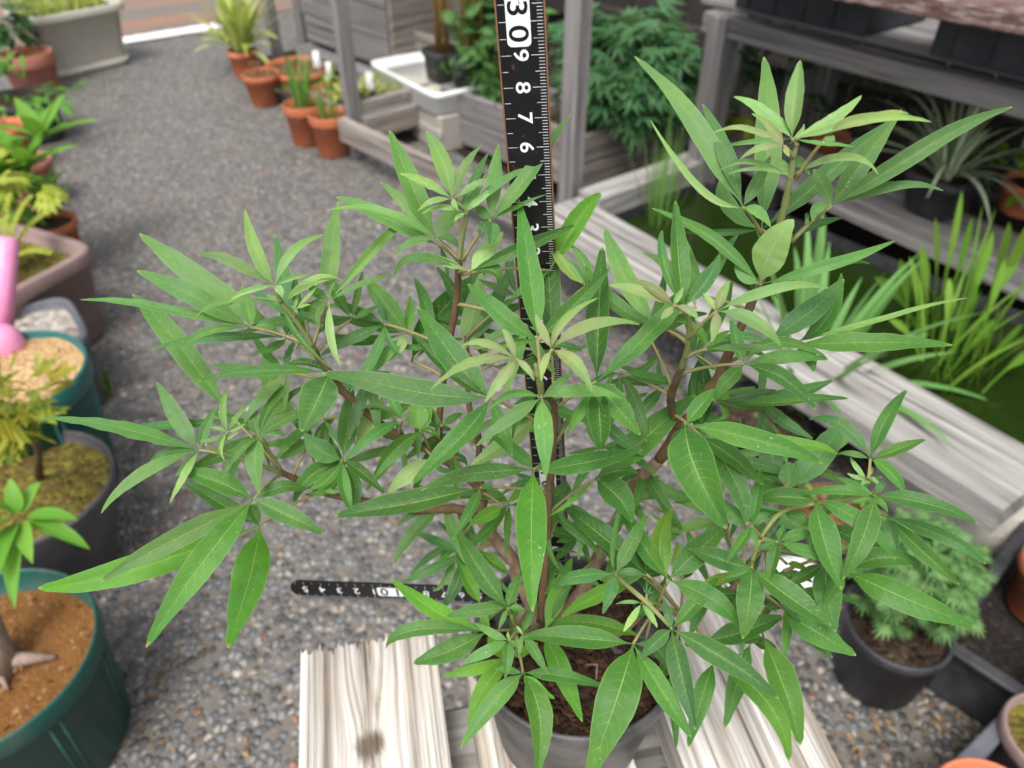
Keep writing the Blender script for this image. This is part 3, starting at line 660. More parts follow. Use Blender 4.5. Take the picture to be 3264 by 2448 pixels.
# plank planters with shrubs
def plank_box(name, label, p, d, L, h, depth, mat, boards=2):
    d = Vector(d).normalized(); n_ = V(-d.y, d.x, 0); p = Vector(p); e = empty(name, p, label, 'planter')
    m = MB()
    for k in range(boards): m.obox(p + d * L / 2 + UP * (h / boards * (k + .5)), d, n_, L, .022, h / boards - .003, .003)
    build('front_boards', m, mat, e, smooth=False)
    for k in (0, 1):
        m = MB(); m.obox(p + d * (L * k + (.012 if k == 0 else -.012)) + n_ * (depth / 2 + .012) + UP * (h / 2), n_, d, depth, .022, h - .004, .003); build('end_board', m, mat, e, smooth=False)
    m = MB(); m.obox(p + d * L / 2 + n_ * depth + UP * h / 2, d, n_, L - .05, .022, h - .006, .003); build('back_board', m, mat, e, smooth=False)
    m = MB(); m.obox(p + d * L / 2 + n_ * (depth / 2 + .006) + UP * (h / 2 - .02), d, n_, L - .05, depth - .024, h - .03, .002); build('soil', m, M_SOILD, e, smooth=False)
    return e
b1 = W(962, 292, .02); b1.z = .02
PB1 = plank_box('plank_planter', 'grey plank planter of small feathery herbs behind the ruler', b1, dr, .42, .165, .22, M_WOODG)
m = MB(); clump(m, b1 + dr * .17 + nb * .1 + UP * .20, .15, .11, .06, 420, bigleaf(.03, .006)); build('foliage', m, L_MAPLE2, PB1)
mc = AY(1084, 95, 2.55)
SH1 = empty('maple_shrub', V(mc.x, mc.y, 0), 'mid green maple bush rising behind the ruler beside the canes', 'shrub')
m = MB(); clump(m, mc + UP * -.02, .12, .14, .22, 480, lambda m, q, d: palm_leaf(m, q, d, rg.uniform(.035, .06), 7, .36), .2); build('foliage', m, L_MAPLE2, SH1)
limbs(SH1, V(mc.x, mc.y, 0), mc, 9, .14, M_BARK, .008)
b2 = W(1240, 425, .08); b2.z = .09
PB2 = plank_box('plank_planter', 'brown grey plank planter under the blue green maple, right of the round post', b2, V(.80, .60, 0), .48, .15, .24, M_WOOD)
mc = AY(1338, 165, 2.02)
m = MB(); clump(m, mc + V(.03, .04, -.0), .20, .16, .13, 900, lambda m, q, d: palm_leaf(m, q, d + V(0, -.2, -.25), rg.uniform(.045, .08), 5, .22), .2); build('foliage', m, L_MAPLE, PB2)
limbs(PB2, b2 + V(.2, .3, .1), mc + V(.02, .08, -.05), 10, .18, M_BARK, .007)

# black earth sheet added under the racks to deepen the shade there
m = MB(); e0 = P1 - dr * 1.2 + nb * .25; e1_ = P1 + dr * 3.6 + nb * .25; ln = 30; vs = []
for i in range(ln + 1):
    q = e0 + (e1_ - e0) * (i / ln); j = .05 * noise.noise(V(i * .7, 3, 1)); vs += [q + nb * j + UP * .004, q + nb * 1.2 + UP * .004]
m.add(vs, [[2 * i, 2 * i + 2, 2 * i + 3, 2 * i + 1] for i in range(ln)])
tag(build('shade_soil_sheet', m, mat_soil('shade-deepening black earth', [(.018, .014, .011), (.03, .023, .018), (.045, .034, .026), (.08, .06, .045)], 120), smooth=False), kind='structure')
# timber fence behind everything, coloured dark for the shade under the racks
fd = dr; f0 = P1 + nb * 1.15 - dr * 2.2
FN = empty('fence', f0, 'board fence behind the racks, coloured darker for the shade there', 'fence')
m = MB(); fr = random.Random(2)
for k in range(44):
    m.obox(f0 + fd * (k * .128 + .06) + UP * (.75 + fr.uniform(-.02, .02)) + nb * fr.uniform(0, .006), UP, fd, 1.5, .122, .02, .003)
build('boards', m, M_SHADEWOOD, FN, smooth=False)
for z in (.25, .8, 1.3): beam(FN, 'rail', f0 + UP * z - nb * .035, f0 + fd * 5.6 + UP * z - nb * .035, .04, .06, M_SHADEWOOD)

# ------------------------------------------------------------------ right-hand bench with trays
r1 = V(.60, -.80, 0); rn = V(.80, .60, 0); P4 = V(.475, 1.845, 0)
RB = empty('potting_bench', P4, 'dark grey timber potting bench with a long beam and a plank of flaking red paint', 'bench')
post(RB, P4, .53, .056, M_WOODG, r1); post(RB, P4 + rn * .30 + r1 * .02, .60, .05, M_WOODG, r1); post(RB, P4 + r1 * 1.3, .60, .06, M_WOODG, r1); post(RB, P4 + r1 * 1.3 + rn * .45, .60, .05, M_WOODG, r1); post(RB, P4 + rn * .45, .6, .05, M_WOODG, r1)
beam(RB, 'beam', P4 + UP * .509 - r1 * .05, P4 + UP * .509 + r1 * 1.4, .045, .043, M_WOODG)
beam(RB, 'beam', P4 + UP * .509 + rn * .45 - r1 * .05, P4 + UP * .509 + rn * .45 + r1 * 1.4, .045, .043, M_WOODG)
m = MB()
for k in range(6): m.obox(P4 + r1 * .62 + rn * (.10 + k * .15) + UP * .538, r1, rn, 1.45, .14, .014, .002)  # shelf deepened with added back planks to block sky light underneath
build('shelf', m, M_WOODG, RB, smooth=False)
t = NT('flaking red paint'); uv = t.coord('UV'); n1 = t.noise(t.mapping(uv, (26, 120, 1)), 1, 6, .7); n2 = t.noise(t.mapping(uv, (3, 160, 1)), 1, 4)
cc = t.ramp(n1, [(.38, (.075, .04, .035)), (.50, (.13, .075, .065)), (.56, (.24, .185, .17)), (.75, (.32, .265, .245))]); cc = t.mix(t.ramp(n2, [(.35, .5), (.55, 0.)]), cc, (.13, .08, .07))
M_FLAKE = t.end(t.bsdf(cc, .8, .2, t.bump(n1, .5, .004)))
q0, q1 = W(1792, 0, .646), W(2212, 80, .646); qd = (q1 - q0).normalized(); qn = V(-qd.y, qd.x, 0)
cc0 = q0 + qd * .28 + qn * .112; m2 = MB(); m2.obox(V(cc0.x, cc0.y, .661), qd, qn, 1.2, .22, .030, .003); build('red_plank', m2, M_FLAKE, RB, smooth=False)
def tray_box(name, label, c, d, L, wd, h, mat, fill=None, fillmat=None, wall=.008, group=None, cat='tray'):
    d = Vector(d).normalized(); n_ = V(-d.y, d.x, 0); c = Vector(c); e = empty(name, c, label, cat, group)
    m = MB()
    for s_ in (-1, 1):
        m.obox(c + n_ * (s_ * (wd / 2 - wall / 2)) + UP * h / 2, d, n_, L, wall, h, .002); m.obox(c + d * (s_ * (L / 2 - wall / 2)) + UP * (h / 2), n_, d, wd - 2 * wall, wall, h - .001, .002)
        m.obox(c + n_ * (s_ * (wd / 2 + .003)) + UP * (h - .004), d, n_, L + .02, .014, .0085, .002); m.obox(c + d * (s_ * (L / 2 + .003)) + UP * (h - .0045), n_, d, wd - .009, .014, .0085, .002)
    for k in range(int(L / .07)):
        for s_ in (-1, 1): m.obox(c + d * (-L / 2 + .035 + .07 * k) + n_ * (s_ * (wd / 2 + .001)) + UP * (h / 2 - .006), UP, d, h - .02, .006, .005, .001)
    m.obox(c + UP * .004, d, n_, L - 2 * wall, wd - 2 * wall, .006, .001)
    build('shell', m, mat, e, smooth=False)
    if fill:
        m = MB(); k = 20; vs = []
        for i in range(k):
            for j in range(k):
                P = c + d * ((i / (k - 1) - .5) * (L - 2 * wall)) + n_ * ((j / (k - 1) - .5) * (wd - 2 * wall)) + UP * fill; P.z += .004 * noise.noise(P * 25); vs.append(P)
        m.add(vs, [[i * k + j, (i + 1) * k + j, (i + 1) * k + j + 1, i * k + j + 1] for i in range(k - 1) for j in range(k - 1)]); build('soil', m, fillmat, e)
    return e
tcx = P4 + r1 * .17 + rn * .12; tcx.z = .546
tray_box('seed_tray', 'blue black tray on the bench at the end by the grey corner post', tcx, r1, .32, .22, .12, M_NAVY, .09, M_SOILD, group='trays on the potting bench')
tcx = P4 + r1 * .80 + rn * .12; tcx.z = .546
tray_box('seed_tray', 'long blue black tray under the flaking red plank', tcx, r1, .66, .24, .125, M_NAVY, .09, M_SOILD, group='trays on the potting bench')

# ------------------------------------------------------------------ timber-edged pond
ZB = .20; d1 = V(.555, -.832, 0); n1_ = V(.832, .555, 0)
i1, i2 = W(1262, 432, .20), W(1976, 829, .20); d1 = (i2 - i1).normalized(); n1_ = V(-d1.y, d1.x, 0)
if n1_.y < 0: n1_ = -n1_
zo = W(1900, 936, .20); wB = (i2 - zo).dot(n1_); zn = W(2155, 1113, .20); LB_ = (zn - i1).dot(d1)
O = V(zn.x, zn.y, 0)
PD = empty('pond', O, 'timber edged pond of dark green water on the right', 'pond')
def grid_board(root, name, p, d, L, wd, th, mat, na=24, nl=40, groove=.0015, seed=0, jag=.0, gfreq=9, knots=()):
    """board with a really grooved, wavy upper face; p = corner of its upper face, d along, across = d rotated left"""
    d = Vector(d).normalized(); a_ = V(-d.y, d.x, 0); p = Vector(p); m = MB(); vs = []; uv = []; kn = []; st = []
    for i in range(nl + 1):
        for j in range(na + 1):
            v_ = j / na * wd; j_end = jag * (noise.noise(V(j * 1.7, seed, 3)) + .6 * noise.noise(V(j * 5.1, seed, 9)))
            u_ = (L + j_end) * i / nl
            wv = v_; kk = 0.0; ss = 0.0
            for (ku, kv, kr) in knots:
                du_, dv_ = (u_ - ku) / 2.6, v_ - kv; r_ = math.hypot(du_, dv_)
                wv += kr * 0.9 * math.tanh(dv_ / (kr * .35)) * math.exp(-(r_ / (kr * 1.6)) ** 2)
                r2 = math.hypot((u_ - ku), v_ - kv); kk = max(kk, max(0, min(1, (1.02 - r2 / kr * (1 + .25 * noise.noise(V(u_ * 150, v_ * 150, 4)))) * 4)))
                ss = max(ss, math.exp(-((v_ - kv + .15 * (u_ - ku) * 0) / (kr * 1.05)) ** 2) * .75 * max(0, 1 - abs(u_ - ku) / .16) * (0.55 + .6 * noise.noise(V(u_ * 60, v_ * 240, 2))))
            h = groove * (noise.noise(V(wv * gfreq * 22, u_ * 3, seed)) + .6 * noise.noise(V(wv * gfreq * 60, u_ * 5, seed + 4))) + .003 * noise.noise(V(u_ * 4, v_ * 9, seed + 8))
            vs.append(p + d * u_ + a_ * v_ + UP * (h - kk * .001)); uv.append((u_ + seed * 1.3, wv + seed * .7)); kn.append(kk); st.append(max(0, ss))
    W_ = na + 1
    m.add(vs, [[i * W_ + j, (i + 1) * W_ + j, (i + 1) * W_ + j + 1, i * W_ + j + 1] for i in range(nl) for j in range(na)], uv)
    nt_ = len(vs)
    # sides and ends go down to the underside
    edge = [j for j in range(W_)] + [i * W_ + na for i in range(1, nl + 1)] + [nl * W_ + j for j in range(na - 1, -1, -1)] + [i * W_ for i in range(nl - 1, 0, -1)]
    b = len(m.v); ev = []
    for e_ in edge: ev += [m.v[e_].copy(), m.v[e_] - UP * th]
    ne = len(edge); uve = []
    for e_ in edge: uve += [(uv[e_][0], uv[e_][1]), (uv[e_][0] + .0, uv[e_][1] + th)]
    m.add(ev, [[2 * i, 2 * ((i + 1) % ne), 2 * ((i + 1) % ne) + 1, 2 * i + 1] for i in range(ne)], uve)
    m.add([V(q.x, q.y, p.z - th) for q in (p, p + a_ * wd, p + a_ * wd + d * L * .995, p + d * L * .995)], [[0, 1, 2, 3]])
    m.f = [f[::-1] for f in m.f]; m.uv = [u[::-1] for u in m.uv]
    # winding: upper face must point up
    f0 = m.f[0]; nn_ = (m.v[f0[1]] - m.v[f0[0]]).cross(m.v[f0[2]] - m.v[f0[0]])
    if nn_.z < 0: m.f = [f[::-1] for f in m.f]; m.uv = [u[::-1] for u in m.uv]
    o = build(name, m, mat, root, smooth='auto' )
    at_ = o.data.attributes.new('knot', 'FLOAT', 'POINT'); at_.data.foreach_set('value', kn + [0.0] * (len(m.v) - nt_))
    at_ = o.data.attributes.new('stain', 'FLOAT', 'POINT'); at_.data.foreach_set('value', st + [0.0] * (len(m.v) - nt_))
    return o
near = i1 + d1 * LB_; near.z = ZB
# a_ is d rotated left; walking along -d1 the left side is -n1_, so start from the inner edge
nb_in = near.copy()
grid_board(PD, 'front_board', nb_in, -d1, LB_ + .02, wB, .045, M_WOODB, 44, 60, .0008, 2, .004, 4)
far_in = W(1310, 432, ZB); far_b = W(1522, 352, ZB)
fdv = (far_b - far_in).normalized()
grid_board(PD, 'end_board', far_in + V(0, 0, .004) - fdv * .02, fdv, (far_b - far_in).length + .04, .07, .05, M_WOODB, 8, 20, .001, 5)
bk0, bk1 = W(1690, 370, ZB), W(2260, 622, ZB); bdv = (bk1 - bk0).normalized(); bnv = V(-bdv.y, bdv.x, 0)
grid_board(PD, 'back_board', bk0 - bdv * .35 - V(0, 0, .002), bdv, (bk1 - bk0).length + .55, .17, .04, M_WOODB, 14, 40, .001, 7)
def sheet(z, grow):
    cs = [nb_in - n1_ * grow * 1.0, far_in - n1_ * grow, far_b + bnv * grow * .5, bk1 + bdv * .3 + bnv * grow * .5]
    return [V(q.x, q.y, z) for q in cs]
t = NT('pond water'); co = t.coord(); n_ = t.noise(co, 26, 3)
cc = t.mix(t.noise(co, 6, 4), (.008, .020, .003), (.017, .034, .005))
M_WATER = t.end(t.bsdf(cc, .05, .35, t.bump(n_, .10, .004)))
m = MB(); m.add(sheet(.125, .01), [[0, 3, 2, 1]]); 
if (m.v[3] - m.v[0]).cross(m.v[2] - m.v[0]).z < 0: m.f = [f[::-1] for f in m.f]
build('water', m, M_WATER, PD, smooth=False)
m = MB(); cs_a, cs_b = sheet(.155, .004), sheet(.01, .004)
m.add(cs_a + cs_b, [[0, 1, 5, 4], [1, 2, 6, 5], [2, 3, 7, 6], [3, 0, 4, 7]]); build('liner', m, M_TRAYB, PD, smooth=False)
def pond_plant(name, label, base, fn, mat):
    m = MB(); fn(m, Vector(base)); return tag(build(name, m, mat, origin=base), label, 'pond plant')
p = W(1425, 480, .125)
pond_plant('pond_reed', 'thin pale green reeds standing at the far end of the pond', p, lambda m, b: tuft(m, b, 22, .26, .0055, .16, .25, .03), L_REED)
def arrow(m, b):
    for (u, v, z, wd, bu, bv) in ((2078, 412, .40, .016, 2010, 740), (2145, 500, .33, .02, 2060, 760), (2100, 470, .36, .014, 2030, 720), (1965, 555, .30, .016, 1985, 760), (1890, 598, .26, .026, 1985, 720), (1990, 530, .31, .018, 2000, 740), (2212, 520, .33, .026, 2080, 760), (2195, 640, .25, .022, 2060, 800),
                                   (2150, 690, .22, .02, 2040, 820), (2210, 700, .22, .024, 2090, 830), (2050, 600, .27, .016, 2030, 790), (2110, 610, .28, .02, 2050, 800), (1945, 560, .31, .022, 1960, 740), (2060, 650, .22, .018, 2010, 800), (2170, 560, .30, .018, 2100, 780), (2240, 460, .40, .024, 2110, 720), (2020, 470, .36, .012, 2015, 700),
                                   (2180, 480, .36, .022, 2120, 700), (2230, 760, .18, .026, 2120, 850), (1920, 690, .2, .016, 1990, 780)):
        s_ = W(bu, bv, .125); e = W(u, v, z); mid_ = s_ * .45 + e * .55 + V(0, 0, .03)
        pts = [s_ * (1 - q) ** 2 + mid_ * 2 * q * (1 - q) + e * q * q for q in [i / 11 for i in range(12)]]
        m.strip(pts, (e - s_).cross(V(rg.gauss(.1, .5), 1, rg.gauss(.2, .4))).normalized(), wd * .8, lambda q: .22 if q < .42 else max(.03, .22 + .78 * math.sin(math.pi * min(1, (q - .42) / .58)) ** .9 * (1 if q < .75 else 1)) if q < .97 else .05, .2, V(0, -1, 1), 1)
def arrow2(m, b):
    arrow(m, b)
    for i in range(26):
        s_ = W(rg.uniform(1960, 2140), rg.uniform(700, 850), .125); blade(m, s_, V(rg.gauss(0, .28), rg.gauss(0, .28), 1), rg.uniform(.10, .24), rg.uniform(.004, .010), rg.uniform(.2, 1.1), bladep, 8, 1)
pond_plant('pond_arrowhead', 'yellow green arrowhead plant with upright narrow leaves in the near part of the pond', W(2040, 770, .125), arrow2, L_ARROW)
# plants on the far plank of the pond
p = W(1978, 468, ZB + .004)
leafy_pot('spider_plant', 'spider plant with cream striped arching leaves in a black square pot on the pond plank', 'potted plant', p + bnv * .06, .062, .085, M_TRAYB, M_SOILD,
          lambda m, t: tuft(m, t - UP * .01, 46, .22, .017, .75, 1.5, .02), L_SPI, sq=6, taper=.8, rot=math.atan2(bdv.y, bdv.x))
p = W(2178, 470, ZB + .004)
leafy_pot('lime_plant', 'low lime green leafy plant in an orange pot beside the spider plant', 'potted plant', p + bnv * .05, .06, .07, M_TERRA3, M_SOILD,
          lambda m, t: clump(m, t + UP * .03, .10, .09, .05, 150, bigleaf(.035, .026)), mat_leaves('lime green leaves', (.20, .42, .03), (.36, .55, .07), .4))
p = W(1600, 322, .15); p.z = .10
leafy_pot('plant_pot', 'small orange pot with a yellow green seedling under the bench beside the corner post', 'potted plant', p, .05, .085, M_TERRA3, M_SOILD,
          lambda m, t: clump(m, t + UP * .06, .055, .05, .06, 60, bigleaf(.05, .03)), L_YEL)
p = W(1782, 345, .15); p.z = .14
leafy_pot('plant_pot', 'tan clay pot half hidden under the bench behind the tallest shoot', 'potted plant', p, .05, .08, M_TERRA, M_SOILT,
          lambda m, t: clump(m, t + V(-.10, .06, .12), .16, .1, .12, 120, bigleaf(.06, .02)), L_DARK)

# ------------------------------------------------------------------ stones, nursery pots and trays at the lower right
M_STONE = mat_soil('pale stone', [(.36, .33, .29), (.40, .375, .33), (.43, .405, .36), (.47, .44, .40)], 120, .4)
M_STONE2 = mat_soil('grey stone', [(.24, .24, .235), (.28, .28, .275), (.31, .31, .30), (.36, .35, .34)], 120, .4)
def stone(label, c, rx, ry, rz, mat, seed, rot=0):
    m = MB(); n, k = 22, 13; vs = []
    for i in range(k):
        th = math.pi * i / (k - 1)
        for j in range(n):
            a = 2 * math.pi * j / n; q = V(math.sin(th) * math.cos(a), math.sin(th) * math.sin(a), math.cos(th))
            f = 1 + .22 * noise.noise(q * 1.4 + V(seed, 0, 0)) + .08 * noise.noise(q * 4 + V(0, seed, 0))
            q = V(*(math.copysign(abs(x) ** .75, x) for x in q))
            x, y = q.x * rx * f, q.y * ry * f
            vs.append(Vector(c) + V(x * math.cos(rot) - y * math.sin(rot), x * math.sin(rot) + y * math.cos(rot), rz + q.z * rz * f))
    m.add(vs, [[i * n + j, (i + 1) * n + j, (i + 1) * n + (j + 1) % n, i * n + (j + 1) % n] for i in range(k - 1) for j in range(n)])
    tag(build('stone', m, mat, origin=c), label, 'stone', 'stones round the pond')
p = W(2078, 1092, .05); p.z = 0; stone('large pale stone under the near end of the pond board', p + V(.0, .03, 0), .13, .095, .065, M_STONE, 1.0, -.7)
p = W(1580, 850, .0); stone('grey stone behind the shrub at the foot of the pond board', p, .10, .08, .06, M_STONE2, 2.3, .4)
p = W(1722, 1270, .0); stone('small white stone under the shrub beside the leafy dark pot', p, .05, .035, .025, mat_soil('white stone', [(.6, .6, .58), (.66, .65, .63), (.7, .69, .67), (.74, .73, .7)], 90, .3), 3.1, .2)
p = W(2128, 1130, .0); stone('small dark grey stone beside the wooden stake', p + V(.03, .0, 0), .05, .04, .03, M_STONE2, 4.2, .2)
p = W(1660, 905, 0)
GR = M_TRAYB
leafy_pot('iris_pot', 'black pot of tall iris blades in front of the pond board', 'potted plant', W(1715, 925, .0), .075, .10, GR, M_SOILD,
          lambda m, t: tuft(m, t - UP * .02, 36, .30, .020, .45, .8, .035), L_IRIS)
leafy_pot('nursery_pot', 'black nursery pot of bare brown soil left of the iris', 'plant pot', W(1625, 985, .0), .078, .11, GR, M_SOILD, lambda m, t: clump(m, t, .04, .04, .02, 16, bigleaf(.05, .012)), L_REED, group='black nursery pots by the pond')
leafy_pot('nursery_pot', 'black nursery pot of red brown soil in front of the pale stone', 'plant pot', V(W(1812, 1105, .10).x, W(1812, 1105, .10).y, 0), .08, .10, GR, M_REDSOIL, lambda m, t: clump(m, t, .05, .05, .02, 14, bigleaf(.04, .012)), L_REED, group='black nursery pots by the pond')
for o in list(bpy.data.objects):
    pass
c = W(1925, 1420, .06); c.z = 0
c = V(.482, .566, 0)
G9 = empty('potted_bush', c, 'dense blue green bush in a black pot on the paving at the lower right', 'potted plant')
pot_parts(G9, c, .064, .115, M_TRAYB, M_SOILD, .82, lip=.003, liph=.015, fill=.018)
fc = W(1990, 1240, .195)
m = MB()
clump(m, fc + V(-.002, .0, .004), .060, .062, .055, 640, lambda m, q, d: palm_leaf(m, q, d + V(0, 0, .35), rg.uniform(.012, .026), 7, .22), .2); clump(m, c + V(.012, .0, .125), .034, .034, .022, 120, lambda m, q, d: palm_leaf(m, q, d, rg.uniform(.012, .02), 7, .24), .05)
build('foliage', m, mat_leaves('small blue green leaves', (.055, .160, .046), (.155, .30, .088), .3), G9); limbs(G9, c + UP * .10, fc, 12, .05, M_BARK, .003)
a0, a1, a2 = W(2042, 1381, .10), W(2212, 1150, .10), W(2212, 1492, .10)
ea = (a1 - a0).normalized(); eb = V(ea.y, -ea.x, 0)
tcn2 = a0 + ea * .21 + eb * .15; tcn2.z = 0
M_SOILK = mat_soil('wet black soil', [(.014, .012, .011), (.022, .019, .017), (.035, .029, .025), (.09, .065, .045)], 180, .6)
TB = tray_box('black_tray', 'black plastic tray of dark soil at the right edge', tcn2, ea, .42, .30, .10, M_TRAYB, .03, M_SOILK)
p = W(2222, 1345, .035); p.z = .035
leafy_pot('plant_pot', 'terracotta pot standing inside the black tray at the right edge', 'plant pot', p + V(.02, .02, 0), .05, .095, M_TERRA, M_SOILD, lambda m, t: clump(m, t + V(.02, .02, .01), .02, .02, .01, 8, bigleaf(.02, .006)), L_DRY, fill=.03)
b0, b1_ = W(2107, 1629, .10), W(2212, 1523, .10); ec = (b1_ - b0).normalized(); ed = V(ec.y, -ec.x, 0)
tcn3 = b0 + ec * .12 + ed * .15; tcn3.z = 0
tray_box('black_tray', 'grey rimmed black tray in the lower right corner', tcn3, ec, .34, .30, .10, M_GREYP, .03, M_SOILK)
p = W(2200, 1650, .06); p.z = .035
leafy_pot('nursery_pot', 'mauve grey pot in the lower right corner tray', 'plant pot', p + V(.02, .0, 0), .055, .085, M_MAUVE, M_MOSS, lambda m, t: clump(m, t, .03, .03, .01, 14, bigleaf(.02, .006)), L_DRY)
p = W(2116, 1810, .13); p.z = .035
leafy_pot('plant_pot', 'bright orange clay pot cut off by the bottom right corner', 'plant pot', p, .058, .14, M_TERRA3, M_SOILD, lambda m, t: clump(m, t - UP * .01, .02, .02, .01, 8, bigleaf(.02, .006)), L_DRY)
p = W(2185, 1105, .0) + V(.05, .05, 0)
m = MB(); m.tube([p, p + UP * .1, p + UP * .22 + V(.01, 0, 0)], [.017, .016, .015], 12); tag(build('wooden_stake', m, M_WOODG, origin=p), 'short round wooden stake at the near end of the pond board', 'stake')
# loose pebbles lying on the paving
m = MB(); pr = random.Random(8)
for i in range(700):
    u, v = pr.uniform(-20, 2230), pr.uniform(420, 1850)
    p = W(u, v, 0.0); s_ = pr.uniform(.0022, .0058); a = pr.random() * 3.14; ca, sa = math.cos(a), math.sin(a); vs = []
    for j, (z, r) in enumerate(((0, .8), (.35, 1), (.75, .72), (.95, .3))):
        for k in range(7):
            b = 6.283 * k / 7; x, y = math.cos(b) * r * s_ * pr.uniform(.85, 1.15), math.sin(b) * r * s_ * .75 * pr.uniform(.85, 1.15); vs.append(p + V(x * ca - y * sa, x * sa + y * ca, z * s_ * .9 - .0004))
    m.add(vs, [[q * 7 + k, q * 7 + (k + 1) % 7, q * 7 + 7 + (k + 1) % 7, q * 7 + 7 + k] for q in range(3) for k in range(7)] + [[21 + k for k in range(7)]])
t = NT('loose pebble'); g_ = t.n('ShaderNodeNewGeometry')
cc = t.ramp(g_.outputs['Random Per Island'], [(0, (.10, .11, .125)), (.3, (.19, .20, .21)), (.6, (.27, .25, .22)), (.85, (.36, .31, .25)), (1, (.42, .39, .35))])
tag(build('loose_pebbles', m, t.end(t.bsdf(t.mix(t.math('MULTIPLY', t.noise(t.coord(), 500, 3), .4), cc, (.12, .11, .10)), .7, .3))), 'loose pebbles lying scattered over the paving', 'pebbles', kind='stuff')
# fallen leaf scraps over the paving
m = MB()
for i in range(900):
    u = rg.choice((rg.gauss(2000, 160), rg.uniform(0, 2212), rg.gauss(330, 120))); v = rg.uniform(300, 1659) if u < 1800 else rg.uniform(1350, 1800)
    p = W(u, v, .003); a = rg.random() * 6.28; s_ = rg.uniform(.002, .007); d = V(math.cos(a), math.sin(a), 0); e = V(-d.y, d.x, 0)
    m.add([p - d * s_, p - e * s_ * .4 + UP * .003, p + d * s_ + UP * .002, p + e * s_ * .4 + UP * .001], [[0, 1, 2, 3]], [(.2, 0), (.2, 1), (.8, 1), (.8, 0)])
tag(build('leaf_litter', m, L_DRY), 'scraps of dry leaf scattered over the pebble paving', 'leaf litter', kind='stuff')

# ------------------------------------------------------------------ the slatted bench that carries the shrub
ZT = .49; bd = V(-.193, .981, 0).normalized(); ba = V(-bd.y, bd.x, 0)      # along the boards, and to their left
BN = empty('slatted_bench', V(.02, 0, 0), 'sun bleached slatted wooden bench with grooved boards under the shrub', 'bench')
E1 = V(-.053, .304, ZT); E2 = V(.057, .288, ZT); E3 = V(.160, .37, ZT)
for k, (E, wd, kn) in enumerate(((E1, .087, ((.430, .0455, .0095),)), (E2, .088, ((.2, .02, .006),)), (E3, .089, ((.30, .06, .007),)))):
    L = .5; st_ = E - bd * L
    # a_ = left of bd; board spans from the right edge (E) to the left
    grid_board(BN, 'board', st_, bd, L, wd, .032, M_BENCH, 72, 120, .0028, 11 + k * 5, .0075, 9, kn)
for s_, yy in (('cross', .255), ('cross', .02)):
    m = MB(); m.obox(V(.02 + .05 * (0.25 - yy), yy, ZT - .032 - .028), ba, bd, .275, .05, .052, .003); build('cross_rail', m, M_WOODB, BN, smooth=False)
for x in (-.10, .14):
    for y in (.255, .02):
        m = MB(); m.obox(V(x + .05 * (.25 - y), y - .02, (ZT - .09) / 2), UP, ba, ZT - .09, .05, .05, .003); build('leg', m, M_WOOD, BN, smooth=False)
# ------------------------------------------------------------------ the shrub that is being measured
# Survey frames of the photograph the leaf positions were read from: origin and scale
REG = {'S': (0, 0, 1.0), 'A': (100, 600, 2.074), 'B': (1000, 400, 2.074), 'C': (1900, 100, 1.6217), 'Q': (2200, 0, 2.0235), 'D': (1000, 1000, 2.074),
       'E': (1900, 900, 2.074), 'F': (100, 1300, 2.074), 'H': (1200, 1700, 2.212), 'K': (1900, 1500, 1.6217)}
def S(r, x, y):
    ox, oy, s = REG[r]; return ox + x / s, oy + y / s
def at(r, x, y, yc):
    d = ray(*S(r, x, y)); return CAM + d * (yc / 100 / d.y)
rnd = random.Random(11)
SHRUB = empty('potted_shrub', (0.034, 0.238, 0.49), 'leafy green shrub with finger-like leaflets in a black pot on the weathered bench', 'potted plant')

